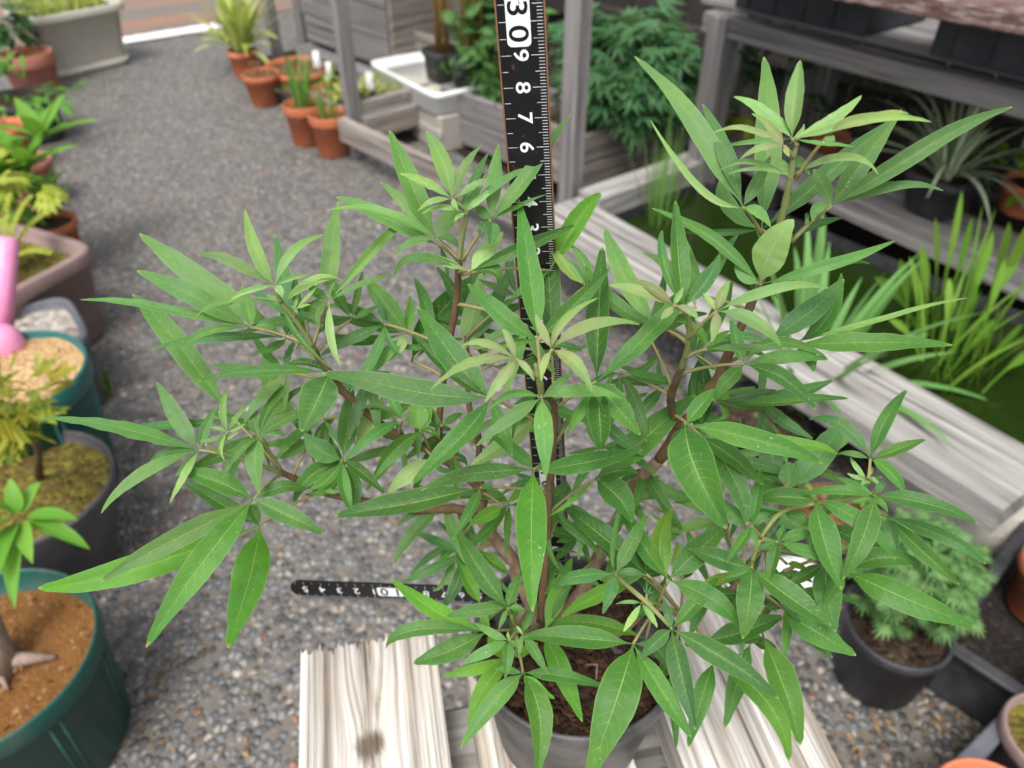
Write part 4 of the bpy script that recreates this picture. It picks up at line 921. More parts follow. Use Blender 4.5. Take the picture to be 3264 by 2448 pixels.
# woody stems: (frame, x, y, distance cm) ... with radii in mm
STEMS = [
 ('stem', M_BARK, [('H',1140,640,24),('H',1060,430,24.4),('H',985,290,25),('D',1330,1650,25),('D',1200,1490,25.3),('D',1090,1340,25.5)], [4.6,4.2,3.9,3.8,3.6,3.4]),
 ('stem', M_STEM, [('D',1090,1340,25.5),('D',950,1290,25.2),('D',700,1295,24.8),('D',380,1245,24.5),('D',100,1190,24.2),('F',1900,540,24),('F',1780,485,23.8),('F',1660,430,23.5)], [2.9,2.5,2.2,2.0,1.9,1.8,1.7,1.5]),
 ('green_shoot', M_GREENSTEM, [('F',1660,430,23.5),('F',1450,360,23.2),('F',1240,285,22.8),('F',1150,240,22.6)], [1.5,1.35,1.2,0.8]),
 ('stem', M_STEM, [('D',1090,1340,25.5),('D',1110,1180,25.6),('D',900,990,25.7),('D',760,900,25.5),('D',560,800,25.2),('D',430,720,25),('D',190,510,24.8),('A',1990,1235,24.6),('A',1920,1160,24.5),('A',1860,1050,24.4)], [2.8,2.5,2.3,2.2,2.0,1.9,1.8,1.6,1.5,1.4]),
 ('green_shoot', M_GREENSTEM, [('A',1860,1050,24.4),('A',1740,860,24.3),('A',1650,755,24.2),('A',1612,660,24)], [1.4,1.3,1.1,0.7]),
 ('stem', M_STEM, [('D',900,990,25.7),('D',835,860,26),('D',830,700,26),('D',860,420,26),('B',940,1180,25.8),('B',955,960,25.6),('B',962,890,25.5)], [2.0,1.8,1.7,1.6,1.5,1.4,1.4]),
 ('green_shoot', M_GREENSTEM, [('B',962,890,25.5),('B',985,720,25.3),('B',1010,590,25.2),('B',985,540,25.1),('B',930,500,25)], [1.4,1.2,1.0,0.8,0.6]),
 ('stem', M_STEM, [('D',1110,1180,25.6),('D',1095,960,26),('D',1085,800,26),('D',1025,600,26.2),('B',1010,1400,26.5)], [2.0,1.8,1.7,1.5,1.2]),
 ('stem', M_STEM, [('H',1160,640,23.2),('D',1540,1500,23),('D',1553,1250,22.8),('D',1578,900,22.4),('D',1592,640,22),('D',1560,560,21.4),('D',1505,540,20.4)], [2.6,2.2,2.0,1.8,1.5,1.4,1.3]),
 ('green_shoot', M_GREENSTEM, [('D',1505,540,20.4),('D',1496,460,20.2),('D',1478,400,20.1),('D',1465,330,20.1)], [1.5,1.7,1.6,0.6]),
 ('green_shoot', M_PET, [('D',1496,440,20.3),('D',1492,300,20.9),('D',1480,185,21.4)], [1.0,0.9,0.9]),
 ('stem', M_BARK, [('H',1300,690,23.5),('H',1340,580,24),('H',1450,410,24.5),('H',1590,120,25.2),('K',165,160,25.6),('E',200,1450,25.6),('E',260,1330,25.5),('E',420,1170,25.3)], [5.2,4.8,4.3,3.9,3.5,3.3,3.1,2.9]),
 ('stem', M_STEM, [('E',420,1170,25.3),('E',545,965,25.2),('E',620,880,25.2),('E',790,650,25.2),('E',850,530,25.2),('E',940,330,25.1),('E',1005,190,25),('C',830,1340,25)], [2.8,2.6,2.5,2.3,2.2,2.0,1.9,1.8]),
 ('green_shoot', M_GREENSTEM, [('C',830,1340,25),('C',905,1150,24.8),('C',970,920,24.5),('Q',645,1150,24.2),('Q',665,1020,24.1),('Q',690,930,24)], [1.8,1.7,1.6,1.5,1.2,0.8]),
 ('stem', M_STEM, [('E',545,965,25.2),('E',490,790,24.2),('E',550,600,23),('E',560,570,22.8)], [1.9,1.8,1.7,1.6]),
 ('green_shoot', M_GREENSTEM, [('E',560,570,22.8),('E',605,430,22.2),('E',615,270,21.8),('E',600,190,21.6)], [1.6,1.4,1.2,0.7]),
 ('stem', M_BARK, [('H',1400,660,23.4),('H',1500,640,23),('H',1700,700,22.4),('K',280,705,21.6),('K',440,742,21.2),('K',650,650,20.8),('K',740,570,20.5)], [3.6,3.0,2.6,2.0,1.7,1.6,1.5]),
 ('green_shoot', M_GREENSTEM, [('K',740,570,20.5),('K',805,470,20.4),('K',850,350,20.8),('K',960,215,21.4),('K',1130,170,21.3),('K',1300,150,21.2),('K',1470,100,21.4)], [1.4,1.3,1.3,1.2,1.2,1.1,0.8]),
 ('green_shoot', M_GREENSTEM, [('K',390,812,18.4),('K',260,680,19),('K',190,620,19.3),('K',100,540,19.2)], [1.1,1.4,1.3,0.9]),
 ('green_shoot', M_GREENSTEM, [('K',440,742,21.2),('K',320,690,20.4),('K',270,680,19.6)], [1.3,1.2,1.1]),
 ('green_shoot', M_GREENSTEM, [('H',1140,640,23),('H',1060,690,21.5),('H',990,650,20.3),('H',950,580,19.8)], [1.6,1.4,1.2,0.9]),
 ('green_shoot', M_GREENSTEM, [('H',990,650,20.3),('H',985,720,19.4),('H',1010,860,18.8)], [1.2,1.1,1.0]),
 ('dead_stub', M_BARK, [('H',1060,690,21.5),('H',1010,610,21),('H',1035,545,20.8)], [1.9,1.8,1.6]),
]
STEMPTS = []
def smooth_path(pts, k=5):
    out = []; n = len(pts)
    for i in range(n - 1):
        p0, p1, p2, p3 = pts[max(i - 1, 0)], pts[i], pts[i + 1], pts[min(i + 2, n - 1)]
        for j in range(k):
            t = j / k
            out.append(0.5 * ((2 * p1) + (p2 - p0) * t + (2 * p0 - 5 * p1 + 4 * p2 - p3) * t * t + (3 * p1 - p0 - 3 * p2 + p3) * t ** 3))
    out.append(pts[-1]); return out
for nm, mt, path, rad in STEMS:
    pts = [at(r, x, y, d) for r, x, y, d in path]
    sp = smooth_path(pts, 5)
    rr = [rad[min(i // 5, len(rad) - 1)] * (1 - (i % 5) / 5) + rad[min(i // 5 + 1, len(rad) - 1)] * ((i % 5) / 5) for i in range(len(sp))]
    rr = [r * (0.00074 if nm == 'green_shoot' else 0.0009) * (1 + 0.10 * rnd.uniform(-1, 1)) for r in rr]
    m = MB(); m.tube(sp, rr, 9); build(nm, m, mt, SHRUB)
    STEMPTS += sp

def lance(s):
    k = [(0, .045), (.06, .07), (.10, .20), (.17, .52), (.26, .84), (.35, .97), (.43, 1.0), (.55, .96), (.67, .82), (.78, .62), (.87, .40), (.93, .31), (.97, .23), (.99, .15), (1, .04)]
    for (a, x), (b, y) in zip(k, k[1:]):
        if s <= b:
            t = (s - a) / (b - a); return x + (y - x) * t
    return .015
COLS = {'m': (0.053, 0.162, 0.032), 'd': (0.031, 0.106, 0.015), 'b': (0.054, 0.156, 0.052), 'l': (0.085, 0.245, 0.026), 'y': (0.185, 0.345, 0.118), 'h': (0.072, 0.205, 0.032),
        'n': (0.20, 0.34, 0.12), 'o': (0.17, 0.31, 0.035), 'Y': (0.50, 0.42, 0.04), 'p': (0.17, 0.33, 0.075), 's': (0.092, 0.218, 0.066)}
NL = [0]
def leaflet(parent, N, reg, tip, mid, wpx, kind, flip=False, dd=0.0, plane=None, name='leaflet'):
    sx, sy = S(reg, *tip); mx, my = S(reg, *mid); z = REG[reg][2]
    dN = (N - CAM).dot(CF); tc = (CAM - N).normalized()
    n = plane if plane else (UP * 0.5 + tc * 0.85).normalized()
    dT = ray(sx, sy); tt = (N - CAM).dot(n) / dT.dot(n)
    nx = 1632 + FPX * (N - CAM).x / dN; ny = 1224 - FPX * (N - CAM).dot(CU) / dN
    lp = math.hypot(sx - nx, sy - ny) * dN / FPX
    tt = max(dN - lp * 0.75, min(dN + lp * 0.75, tt)) + dd / 100
    T = CAM + dT * tt
    tm = (dN + tt) / 2 - (0.06 if rnd.random() < .7 else 0.13) * lp - abs(rnd.gauss(0, 0.02)) * lp
    M = CAM + ray(mx, my) * tm
    C = 2 * M - (N + T) * 0.5
    m_ = 19
    pts = [N * (1 - s) ** 2 + C * 2 * s * (1 - s) + T * s * s for s in [i / (m_ - 1) for i in range(m_)]]
    L = (T - N).length
    und = rnd.uniform(0.006, 0.022) * L; uph = rnd.random() * 6; ufr = rnd.uniform(4, 8)
    pts = [p + n * und * math.sin(uph + ufr * i / (m_ - 1)) * math.sin(math.pi * i / (m_ - 1)) for i, p in enumerate(pts)]
    hk = rnd.uniform(0.0, 0.06) * L
    pts = [p - UP * hk * max(0, (i / (m_ - 1) - .62) / .38) ** 2 for i, p in enumerate(pts)]
    # natural droop of the very tip and a slight wave
    ax = (T - N).normalized(); nl = (n + V(rnd.gauss(0, .16), rnd.gauss(0, .16), rnd.gauss(0, .10))).normalized()
    side = ax.cross(nl).normalized()
    vw = (CAM - M).normalized(); ps = vw.cross(ax).normalized(); c = max(0.72, abs(side.dot(ps)))
    wm = wpx / z * tm / FPX / c
    sides = []
    tw = rnd.gauss(0, 0.18)
    for i in range(m_):
        a = tw * (i / (m_ - 1)) + rnd.gauss(0, 0.02); sides.append(side * math.cos(a) + side.cross(ax) * math.sin(a))
    mb = MB(); ph = rnd.random() * 6
    wv = rnd.uniform(0.03, 0.13) * (0.35 if flip else 1)
    mb.strip(pts, sides, wm * 0.86, lance, fold=rnd.choice((0.12, 0.22, 0.35, 0.5, 0.65)) * rnd.uniform(.8, 1.1), up=tc if not flip else -tc, na=3, curl=rnd.uniform(-0.05, 0.22), wav=wv, ph=ph)
    # face winding: the upper side must look at nl (away from it when the leaflet shows its underside)
    # the margin is never quite even
    e_ = [rnd.gauss(0, .05) for _ in range(2 * m_)]
    for _ in range(2): e_ = [(e_[i - 1] + 2 * e_[i] + e_[(i + 1) % len(e_)]) / 4 for i in range(len(e_))]
    for i in range(3, m_ - 1):
        for q, kk in ((0, 1), (6, 5)):
            mb.v[i * 7 + q] += (mb.v[i * 7 + q] - mb.v[i * 7 + 3]) * e_[i + (m_ if q else 0)]
    f0 = mb.f[len(mb.f) // 2]; a, b, d = mb.v[f0[0]], mb.v[f0[1]], mb.v[f0[3]]
    fn = (b - a).cross(d - a); want = tc if not flip else -tc
    if fn.dot(want) < 0: mb.f = [f[::-1] for f in mb.f]; mb.uv = [u[::-1] for u in mb.uv]
    cj = rnd.gauss(0, 0.13); cb = COLS[kind]
    col_ = tuple(max(0.004, x * (1 + cj + rnd.gauss(0, 0.045))) for x in cb)
    alpha = {'n': 0.0, 'y': 0.92}.get(kind, 1.0)
    NL[0] += 1
    return build(name, mb, M_LEAF, parent, color=(*col_, alpha))
def leaf(reg, node, yc, kind, items, pet=None, petmax=0.055, plane=None, petm=None):
    """one compound leaf: a stalk (the part's own mesh) with leaflet sub-parts spreading from its end"""
    N = at(reg, *node, yc)
    if pet: Q = at(*pet)
    else: Q = min(STEMPTS, key=lambda p: (p - N).length + 0.4 * max(0, p.z - N.z))
    mb = MB()
    d = Q - N
    if d.length > petmax: Q = N + d.normalized() * petmax
    d = Q - N; sag = V(0, 0, 0.10 * d.length)
    pts = [N + d * s + sag * (4 * s * (1 - s)) * 0.5 for s in [i / 6 for i in range(7)]]
    mb.tube(pts, [0.00062, 0.0006, 0.0006, 0.00062, 0.00066, 0.00075, 0.00095], 6)
    root = build('leaf', mb, petm or M_PET, SHRUB)
    for it in items:
        tx, ty, mx, my, wd = it[:5]; o = it[5] if len(it) > 5 else ''
        k = kind; fl = False; rg = reg; dd = 0.0
        for ch in o.split():
            if ch == 'f': fl = True
            elif ch in COLS: k = ch
            elif ch[0] in '+-': dd = float(ch)
        leaflet(root, N, rg, (tx, ty), (mx, my), wd, k, fl, dd, plane)
    return root

# --- upper left
leaf('A', (1612, 645), 24, 'y', [(1412,140,1488,425,108), (1095,415,1340,492,88), (1940,290,1725,425,72), (1842,570,1735,590,38), (1310,740,1440,672,46), (1660,725,1640,670,62)], pet=('A',1650,755,24.2))
leaf('A', (1655,760), 24.3, 'y', [(1072,862,1300,742,44,'s'), (1275,790,1430,735,30), (2040,592,1850,600,46), (1975,605,1800,665,46), (1972,1175,1765,985,46,'m'), (1560,700,1600,735,60)])
leaf('A', (1745,800), 24.1, 'n', [(1770,690,1750,745,26,'y'), (1912,620,1840,700,28,'y'), (1850,770,1800,775,24,'y'), (1710,765,1725,785,20,'y'), (1760,830,1750,815,20,'y')], pet=('A',1740,860,24.3))
leaf('A', (1450,920), 25, 's', [(690,525,1060,712,158,'s'), (315,718,880,792,74,'s'), (990,1040,1180,942,66,'s'), (1392,638,1430,790,112,'s'), (1655,985,1565,925,76,'s')], pet=('A',1860,1050,24.4))
leaf('A', (1690,985), 26.2, 'm', [(708,283,1130,610,176,'s'), (1610,295,1670,640,130,'b'), (1905,718,1810,850,112,'m'), (790,1058,1200,985,80,'b'), (1655,780,1680,880,66,'m'), (1470,1085,1600,1060,62,'m')], pet=('A',1925,1165,24.5))
leaf('F', (1330,65), 25, 'm', [(655,-790,960,-430,180,'m'), (640,108,950,118,74,'b')], pet=('F',1660,430,23.5))
leaf('A', (1972,745), 25, 's', [(2030,85,1982,420,142,'s'), (1830,638,1890,690,78,'m'), (2607,70,2290,380,78,'s'), (2421,570,2190,628,46,'s'), (1905,915,1885,815,95,'s'), (2045,1175,1975,980,72,'p f')], pet=('A',1860,1050,24.4))
leaf('A', (1972,1222), 24.3, 'm', [(1102,1268,1500,1205,84,'m'), (1785,1605,1890,1400,280,'m'), (1645,1205,1800,1152,62,'d'), (2380,1200,2180,1235,70,'d')])
leaf('A', (1810,1620), 27.5, 's', [(1545,1050,1600,1320,150,'s'), (1990,1320,1900,1450,90,'s'), (1990,1900,1960,1750,120,'s')])
# --- lower left
leaf('F', (1110,280), 23, 's', [(52,48,600,140,134,'s'), (828,-175,960,60,132,'s'), (1222,-10,1155,130,78,'s'), (455,682,730,432,96,'s'), (780,350,920,290,60,'m'), (950,450,1035,365,58,'s'), (915,628,1010,445,58,'y')], pet=('F',1450,360,23.2))
leaf('F', (1300,160), 22.5, 'y', [(1302,-128,1262,20,58), (1462,-55,1370,50,36), (1418,102,1360,135,30), (1372,155,1280,205,36), (1180,125,1240,140,30), (1275,345,1245,250,50), (1110,208,1180,215,34)], pet=('F',1240,285,22.8))
leaf('F', (1510,195), 23.2, 's', [(1500,12,1472,95,78), (1712,-190,1570,0,74,'m'), (1835,-165,1640,-20,68,'m'), (1950,0,1690,68,86,'m'), (1505,560,1478,335,134,'s'), (1268,455,1375,280,72), (1680,185,1590,155,60,'m')], pet=('F',1660,430,23.5))
leaf('F', (1470,605), 21.6, 'm', [(985,420,1230,490,160,'m'), (438,1118,950,870,158,'s'), (745,1555,1140,1010,228,'m'), (1830,535,1640,528,104,'m'), (1928,822,1680,705,158,'s')], pet=('F',1660,430,23.5))
leaf('F', (1510,775), 22.8, 'l', [(45,1190,680,1065,222,'l'), (1288,1562,1440,1130,266,'l'), (1450,635,1470,690,90,'m'), (1000,470,1250,630,130,'m')], pet=('F',1900,560,24))
leaf('F', (1852,215), 25, 's', [(1515,230,1690,238,80), (1738,98,1800,145,78,'m'), (2065,385,1935,262,185,'m'), (1588,335,1740,288,74,'s'), (2010,60,1940,120,60,'m')])
leaf('F', (2065,375), 24, 'm', [(1735,628,1860,440,135,'m'), (2120,700,2140,520,100,'m'), (1800,560,1960,540,60,'m')])
# --- upper middle
leaf('B', (915,485), 25, 'y', [(742,15,850,250,136), (565,315,740,385,68), (1108,110,985,310,78), (1162,345,1060,400,56), (688,558,790,498,46), (955,560,930,520,40)], pet=('B',930,500,25))
leaf('B', (1005,578), 25.1, 's', [(712,582,850,540,42,'y'), (1242,392,1115,470,56,'y'), (1465,250,1230,378,62,'s'), (1118,455,1035,500,76,'y'), (1130,410,1080,440,40,'y'), (930,630,960,600,34,'y')], pet=('B',1010,590,25.2))
leaf('B', (1170,625), 25.4, 's', [(1701,-102,1420,320,124,'s'), (1222,122,1192,370,122,'s'), (1072,530,1112,572,80,'s'), (1535,448,1350,535,38,'s'), (1108,742,1120,672,90,'m'), (1160,790,1185,710,105,'m')], pet=('B',985,890,25.4))
leaf('B', (810,748), 25.6, 's', [(498,18,640,380,160,'s'), (443,372,640,550,104,'s'), (80,530,470,590,84,'s'), (962,475,880,630,124,'s'), (538,855,660,765,66,'s'), (968,815,890,752,66,'s')], pet=('B',955,880,25.5))
leaf('B', (960,600), 26.6, 'b', [(1152,158,1060,380,74,'b'), (1130,300,1050,430,66,'b')])
leaf('B', (1035,965), 25, 'l', [(1252,702,1135,835,130,'p f'), (608,832,820,885,66,'l f'), (1735,642,1400,800,104,'m'), (1210,1050,1180,960,110,'m'), (525,985,690,870,74,'m')], pet=('B',960,970,25.5))
leaf('B', (835,800), 27.2, 's', [(145,448,480,615,116,'s'), (895,1030,870,900,40,'l')], pet=('B',960,900,25.6))
leaf('B', (620,1372), 27, 'm', [(340,998,480,1190,156,'s'), (638,1122,635,1260,82,'l'), (120,1238,360,1318,84,'m'), (90,1340,260,1430,82,'m'), (455,1565,545,1470,96,'p f'), (350,1655,470,1530,90,'s')])
leaf('B', (645,1560), 27, 'd', [(1165,935,830,1250,190,'d'), (900,1018,880,1280,108,'b')], petmax=0.03)
leaf('B', (985,1500), 26.2, 'p', [(1110,943,1060,1230,170,'p f'), (1325,875,1190,1190,120,'b')], petmax=0.03)
leaf('B', (1480,1415), 21.6, 'm', [(1355,470,1430,985,176,'m'), (1018,1018,1230,1245,146,'m'), (1960,932,1720,1190,124,'m'), (1110,1485,1290,1445,62,'m'), (1778,1478,1650,1448,58,'m')], pet=('D',1480,185,21.4))
leaf('B', (1575,1520), 23.8, 'd', [(1505,632,1555,1030,172,'d'), (1320,1620,1440,1590,130,'d')])
leaf('B', (1560,960), 26, 'l', [(1902,430,1730,650,158,'l'), (1300,1140,1420,1060,80,'m')])
leaf('B', (1800,1060), 25.2, 'p', [(1548,755,1655,925,78,'p'), (1690,780,1790,920,90,'s'), (1640,855,1740,960,40,'s')])
leaf('D', (1870,448), 21.2, 'm', [(1910,-460,1885,0,184,'d'), (2720,-405,2270,75,152,'m'), (2160,800,1990,600,190,'m'), (1900,900,1892,700,172,'d'), (1668,785,1770,640,84,'m')], pet=('D',1592,640,22))
# --- bronze young leaves and the centre
leaf('D', (1335,303), 19.7, 'n', [(1245,92,1300,185,64), (978,200,1145,200,62), (772,488,1060,312,88), (1132,568,1245,425,84), (1458,438,1400,350,52)], pet=('D',1478,420,20.1))
leaf('D', (1575,237), 19.8, 'n', [(1465,0,1508,105,72), (1885,-125,1650,55,62), (2157,58,1830,70,96), (1842,505,1720,330,106), (1505,438,1525,330,60)], pet=('D',1494,440,20.2))
leaf('D', (1505,557), 19.9, 's', [(1075,872,1310,682,106), (1535,1072,1522,780,150), (1162,625,1320,528,62), (2035,548,1770,508,104), (1712,378,1620,462,66)], pet=('D',1505,530,20.4))
leaf('D', (1170,558), 21.2, 'm', [(45,355,620,500,208,'m'), (680,-78,930,300,218,'m'), (642,1115,960,830,166,'m'), (1312,932,1240,735,104,'m'), (648,122,880,360,104,'d')], pet=('D',1578,800,22.2))
leaf('D', (1455,1030), 20.8, 'm', [(706,1142,1080,1055,134,'m'), (1446,1958,1438,1420,236,'l -1.2'), (2180,870,1800,985,152,'m'), (1168,800,1340,915,112,'m'), (1560,990,1510,1010,30,'m')], pet=('D',1565,990,22.5))
leaf('D', (1100,1150), 22.6, 'd', [(140,1338,600,1255,186,'m'), (918,1482,1040,1300,86,'m'), (1215,1190,1150,1150,46,'m')], petmax=0.03)
leaf('D', (790,955), 24.6, 'p', [(488,1175,640,1055,136,'p f'), (1015,1010,860,1035,44,'d'), (1008,1006,955,950,62,'d')], petmax=0.03)
leaf('D', (1480,670), 24, 'p', [(1035,1005,1270,845,152,'p f'), (1180,760,1320,700,90,'m')], petmax=0.03)
leaf('D', (192,965), 23.4, 'm', [(250,470,225,720,150,'m'), (470,1192,320,1050,92,'d'), (-60,790,40,900,160,'m'), (262,1315,200,1150,92,'m'), (-30,1150,80,1110,90,'m'), (212,1165,90,1148,50,'m')], pet=('D',100,1190,24.2))
leaf('D', (275,870), 24.4, 'p', [(455,535,370,700,126,'p f')], petmax=0.03)
leaf('D', (590,705), 24.2, 'm', [(198,968,400,800,88,'m'), (480,470,530,590,80,'m'), (305,640,430,610,40,'m')], pet=('D',560,800,25.2))
leaf('D', (705,775), 24.8, 'm', [(398,1062,535,905,132,'m'), (690,575,688,680,170,'s'), (835,825,770,778,56,'m'), (770,610,740,690,90,'l')], pet=('D',770,905,25.5))
leaf('D', (845,745), 25.4, 'm', [(985,658,915,690,64,'m'), (770,640,800,700,60,'d')], petmax=0.02)
leaf('D', (1860,1092), 22.8, 'm', [(2527,510,2180,830,218,'m'), (2105,1365,2000,1200,215,'m'), (1560,1330,1700,1240,40,'l'), (2140,1050,2000,1040,120,'m')], pet=('D',1560,1310,22.8))
leaf('D', (1250,1270), 24.4, 'l', [(1030,1385,1150,1330,110,'l'), (1660,1090,1600,1200,130,'m'), (1340,1080,1370,1150,70,'l')], petmax=0.03)
# --- upper right
leaf('Q', (655,895), 24, 'y', [(712,380,680,640,130), (285,598,505,745,88), (1108,606,920,770,92), (1038,738,930,818,52), (230,938,390,915,36,'s'), (1065,938,900,928,36,'s'), (735,790,715,850,30)], pet=('Q',690,935,24))
leaf('Q', (605,945), 23.7, 'n', [(148,832,395,838,46), (398,722,530,830,62), (322,1018,455,955,52), (640,1010,620,975,40)], pet=('Q',665,1020,24.1))
leaf('Q', (885,878), 23.8, 'n', [(1560,772,1130,768,86), (1418,724,1200,745,42), (928,925,905,900,66,'s'), (640,920,760,880,26), (960,800,920,830,40,'s')], pet=('Q',680,1150,24.2))
leaf('Q', (645,1140), 24.1, 'y', [(176,1110,380,1042,40), (245,1112,440,1088,32), (1218,1120,985,1010,62), (772,1130,690,1050,84,'s'), (590,1020,610,1080,60)], pet=('Q',645,1165,24.2))
leaf('Q', (340,1335), 24.5, 's', [(82,660,220,970,124), (-353,300,80,880,158), (-257,772,50,1200,58,'y'), (522,1000,430,1180,96), (520,1455,440,1372,82)], pet=('Q',462,1515,24.8))
leaf('Q', (915,1325), 24.6, 's', [(2105,622,1450,995,138), (1372,676,1100,1060,154), (1648,1192,1280,1208,72), (798,1085,850,1190,104), (792,1428,820,1345,84)], pet=('Q',655,1560,24.8))
leaf('Q', (460,1480), 25.8, 'b', [(487,306,500,900,196,'s'), (1350,720,900,1110,140,'b'), (-60,1480,180,1500,52,'b'), (220,1110,240,1330,110,'s')], pet=('Q',520,1540,25))
leaf('Q', (655,1520), 25.4, 'b', [(978,1398,820,1448,64,'b')])
leaf('C', (850,1305), 23.8, 'p', [(1022,972,905,1130,205,'p f -2.2'), (1552,1068,1220,1205,72,'s'), (1422,1172,1200,1215,46,'s'), (290,914,600,1080,80,'s'), (735,1150,760,1250,80,'s')], pet=('C',820,1350,24.9), petmax=0.02)
# --- right of centre
leaf('E', (800,190), 21.4, 'y', [(885,-20,830,90,80,'n'), (1545,5,1160,50,84,'y'), (1218,418,1040,255,106,'y'), (765,395,790,285,78,'n'), (712,68,752,130,54,'n')], pet=('E',612,370,22))
leaf('E', (512,150), 21.5, 'y', [(85,8,300,62,80,'n'), (235,-30,380,50,76,'n'), (578,30,542,95,48,'y'), (672,245,620,190,56,'n'), (428,238,470,200,62,'n')], pet=('E',600,210,21.6))
leaf('E', (735,440), 21.9, 'y', [(545,258,665,315,72,'l'), (1245,442,980,428,62,'s'), (885,320,820,360,50,'l')], pet=('E',585,500,22.4))
leaf('E', (660,160), 21.7, 'y', [(640,90,645,120,28), (610,240,630,200,30)], petmax=0.01)
leaf('C', (455,1420), 22.6, 'm', [(410,876,425,1170,114,'m'), (345,1005,350,1200,62,'b'), (640,1150,570,1290,92,'b')])
leaf('C', (310,1520), 23, 's', [(45,1000,150,1270,124,'s'), (-60,1200,90,1400,90,'m')])
leaf('E', (980,540), 23, 'm', [(1535,505,1200,395,90,'m'), (1538,500,1260,492,112,'m'), (1458,832,1240,640,124,'m'), (778,768,870,650,122,'m'), (890,240,930,400,100,'b')], pet=('E',555,602,22.9))
leaf('E', (1320,408), 23.6, 'm', [(2368,388,1780,400,150,'m'), (1440,590,1400,480,110,'m')], pet=('E',850,530,25.2), petmax=0.03)
leaf('E', (1130,390), 24, 'b', [(1640,-25,1420,190,170,'b'), (750,410,950,360,70,'b')], pet=('E',870,470,25.2), petmax=0.04)
leaf('E', (1330,392), 25, 'm', [(1625,-70,1530,230,120,'m'), (2470,70,1880,240,42,'p')], pet=('E',870,470,25.2), petmax=0.03)
leaf('E', (592,940), 21.2, 'm', [(868,1608,660,1240,330,'m'), (1505,1168,1050,1035,172,'m'), (782,700,690,820,132,'m'), (480,1180,520,1060,80,'d')], pet=('E',545,965,25.2), petmax=0.02)
leaf('E', (690,1015), 23, 'm', [(1005,1582,900,1280,176,'m'), (1608,1105,1280,1060,104,'l'), (1100,1330,900,1160,140,'m'), (480,1200,560,1100,90,'m')], petmax=0.02)
leaf('E', (785,785), 24.8, 'm', [(1682,735,1240,790,84,'m'), (1200,705,1000,745,86,'b'), (1105,838,950,812,56,'m'), (1058,680,900,735,56,'l'), (760,918,860,880,50,'l')], petmax=0.02)
leaf('E', (700,960), 25.4, 'd', [(690,470,715,730,140,'d'), (640,560,670,760,100,'m')], petmax=0.02)
leaf('E', (1265,1375), 23.2, 's', [(1665,878,1490,1130,204,'b'), (1260,1180,1280,1280,160,'s')], petmax=0.04)
leaf('E', (1230,1340), 24.4, 's', [(1100,838,1140,1080,176,'b'), (950,1250,1100,1290,110,'m'), (1000,1480,1100,1400,120,'m')], petmax=0.04)
leaf('E', (1812,1168), 22, 'm', [(2062,690,1910,920,114,'m'), (2180,1035,2000,1105,92,'m'), (2048,1402,1945,1260,92,'m'), (1598,1130,1700,1132,48,'m'), (1415,888,1640,955,104,'b')], pet=('E',1800,1300,21.4))
leaf('E', (1790,1290), 21.6, 'n', [(1680,1150,1720,1220,40,'y'), (1730,1240,1750,1270,36,'y'), (1885,1360,1840,1310,36,'y'), (1755,1345,1770,1320,36,'y'), (1830,1220,1815,1250,34,'y'), (1660,1260,1720,1290,36,'y')], pet=('E',1800,1330,21.4))
# --- lower right
leaf('K', (1440,130), 20.7, 'm', [(1985,262,1690,165,106,'m'), (1278,555,1385,330,140,'m'), (1055,125,1250,100,62,'m'), (1238,28,1340,78,48,'m'), (1510,212,1475,165,42,'m'), (1500,50,1470,80,44,'m')], pet=('K',1440,125,21.4))
leaf('K', (1505,235), 21.6, 'm', [(1878,585,1690,420,94,'m'), (2022,472,1780,335,88,'m'), (1560,430,1530,340,70,'b')], pet=('K',1460,225,21.4))
leaf('K', (1140,155), 21.2, 'm', [(825,150,980,135,108,'m'), (1272,602,1180,370,166,'m'), (1555,442,1350,250,104,'m')])
leaf('K', (965,210), 21.8, 'm', [(1112,272,1050,250,84,'m'), (690,245,790,235,80,'m'), (860,380,900,300,50,'d')], pet=('K',850,350,20.8))
leaf('K', (800,285), 20.2, 'm', [(850,-20,835,130,68,'m'), (660,145,720,230,90,'m'), (898,220,850,245,54,'m'), (678,472,750,370,68,'m'), (828,425,822,350,36,'m')], pet=('K',850,350,20.8))
leaf('K', (940,370), 20.2, 'm', [(1328,502,1120,425,78,'m'), (1112,320,1040,332,68,'m'), (898,572,915,465,78,'m'), (978,278,962,320,44,'m'), (838,412,890,382,38,'m')], pet=('K',845,365,20.8))
leaf('K', (805,505), 19.6, 'm', [(485,395,640,460,124,'m'), (760,862,795,660,158,'m'), (1218,792,1000,655,134,'m'), (660,560,740,540,50,'m')], pet=('K',805,470,20.4))
leaf('K', (920,540), 21.4, 'm', [(1120,572,1020,545,62,'m'), (1100,640,1010,580,50,'m')])
leaf('K', (375,565), 19.9, 'm', [(133,192,240,380,114,'m'), (692,265,520,420,150,'m'), (748,795,590,660,136,'m'), (392,195,330,380,130,'l')], pet=('K',320,690,20.4))
leaf('K', (260,535), 20.6, 'm', [(-165,185,20,330,130,'m'), (180,360,240,440,80,'d'), (20,560,140,545,90,'m')], pet=('K',440,740,21.2))
leaf('K', (100,535), 19.1, 'b', [(268,212,180,380,88,'m'), (190,-10,95,330,32,'m'), (-228,600,-90,545,94,'b'), (35,735,75,630,76,'b'), (255,540,180,522,44,'b')], pet=('K',110,550,19.2))
leaf('K', (390,820), 18.2, 'b', [(948,1172,660,970,136,'b'), (518,1325,440,1050,138,'b'), (228,972,310,885,84,'b'), (632,545,520,680,94,'m'), (345,655,372,740,52,'b')], pet=('K',385,805,18.4))
leaf('K', (235,685), 19.2, 'y', [(100,690,170,678,24), (142,832,185,765,44), (318,812,280,750,38), (300,690,270,685,18)], pet=('K',255,675,19))
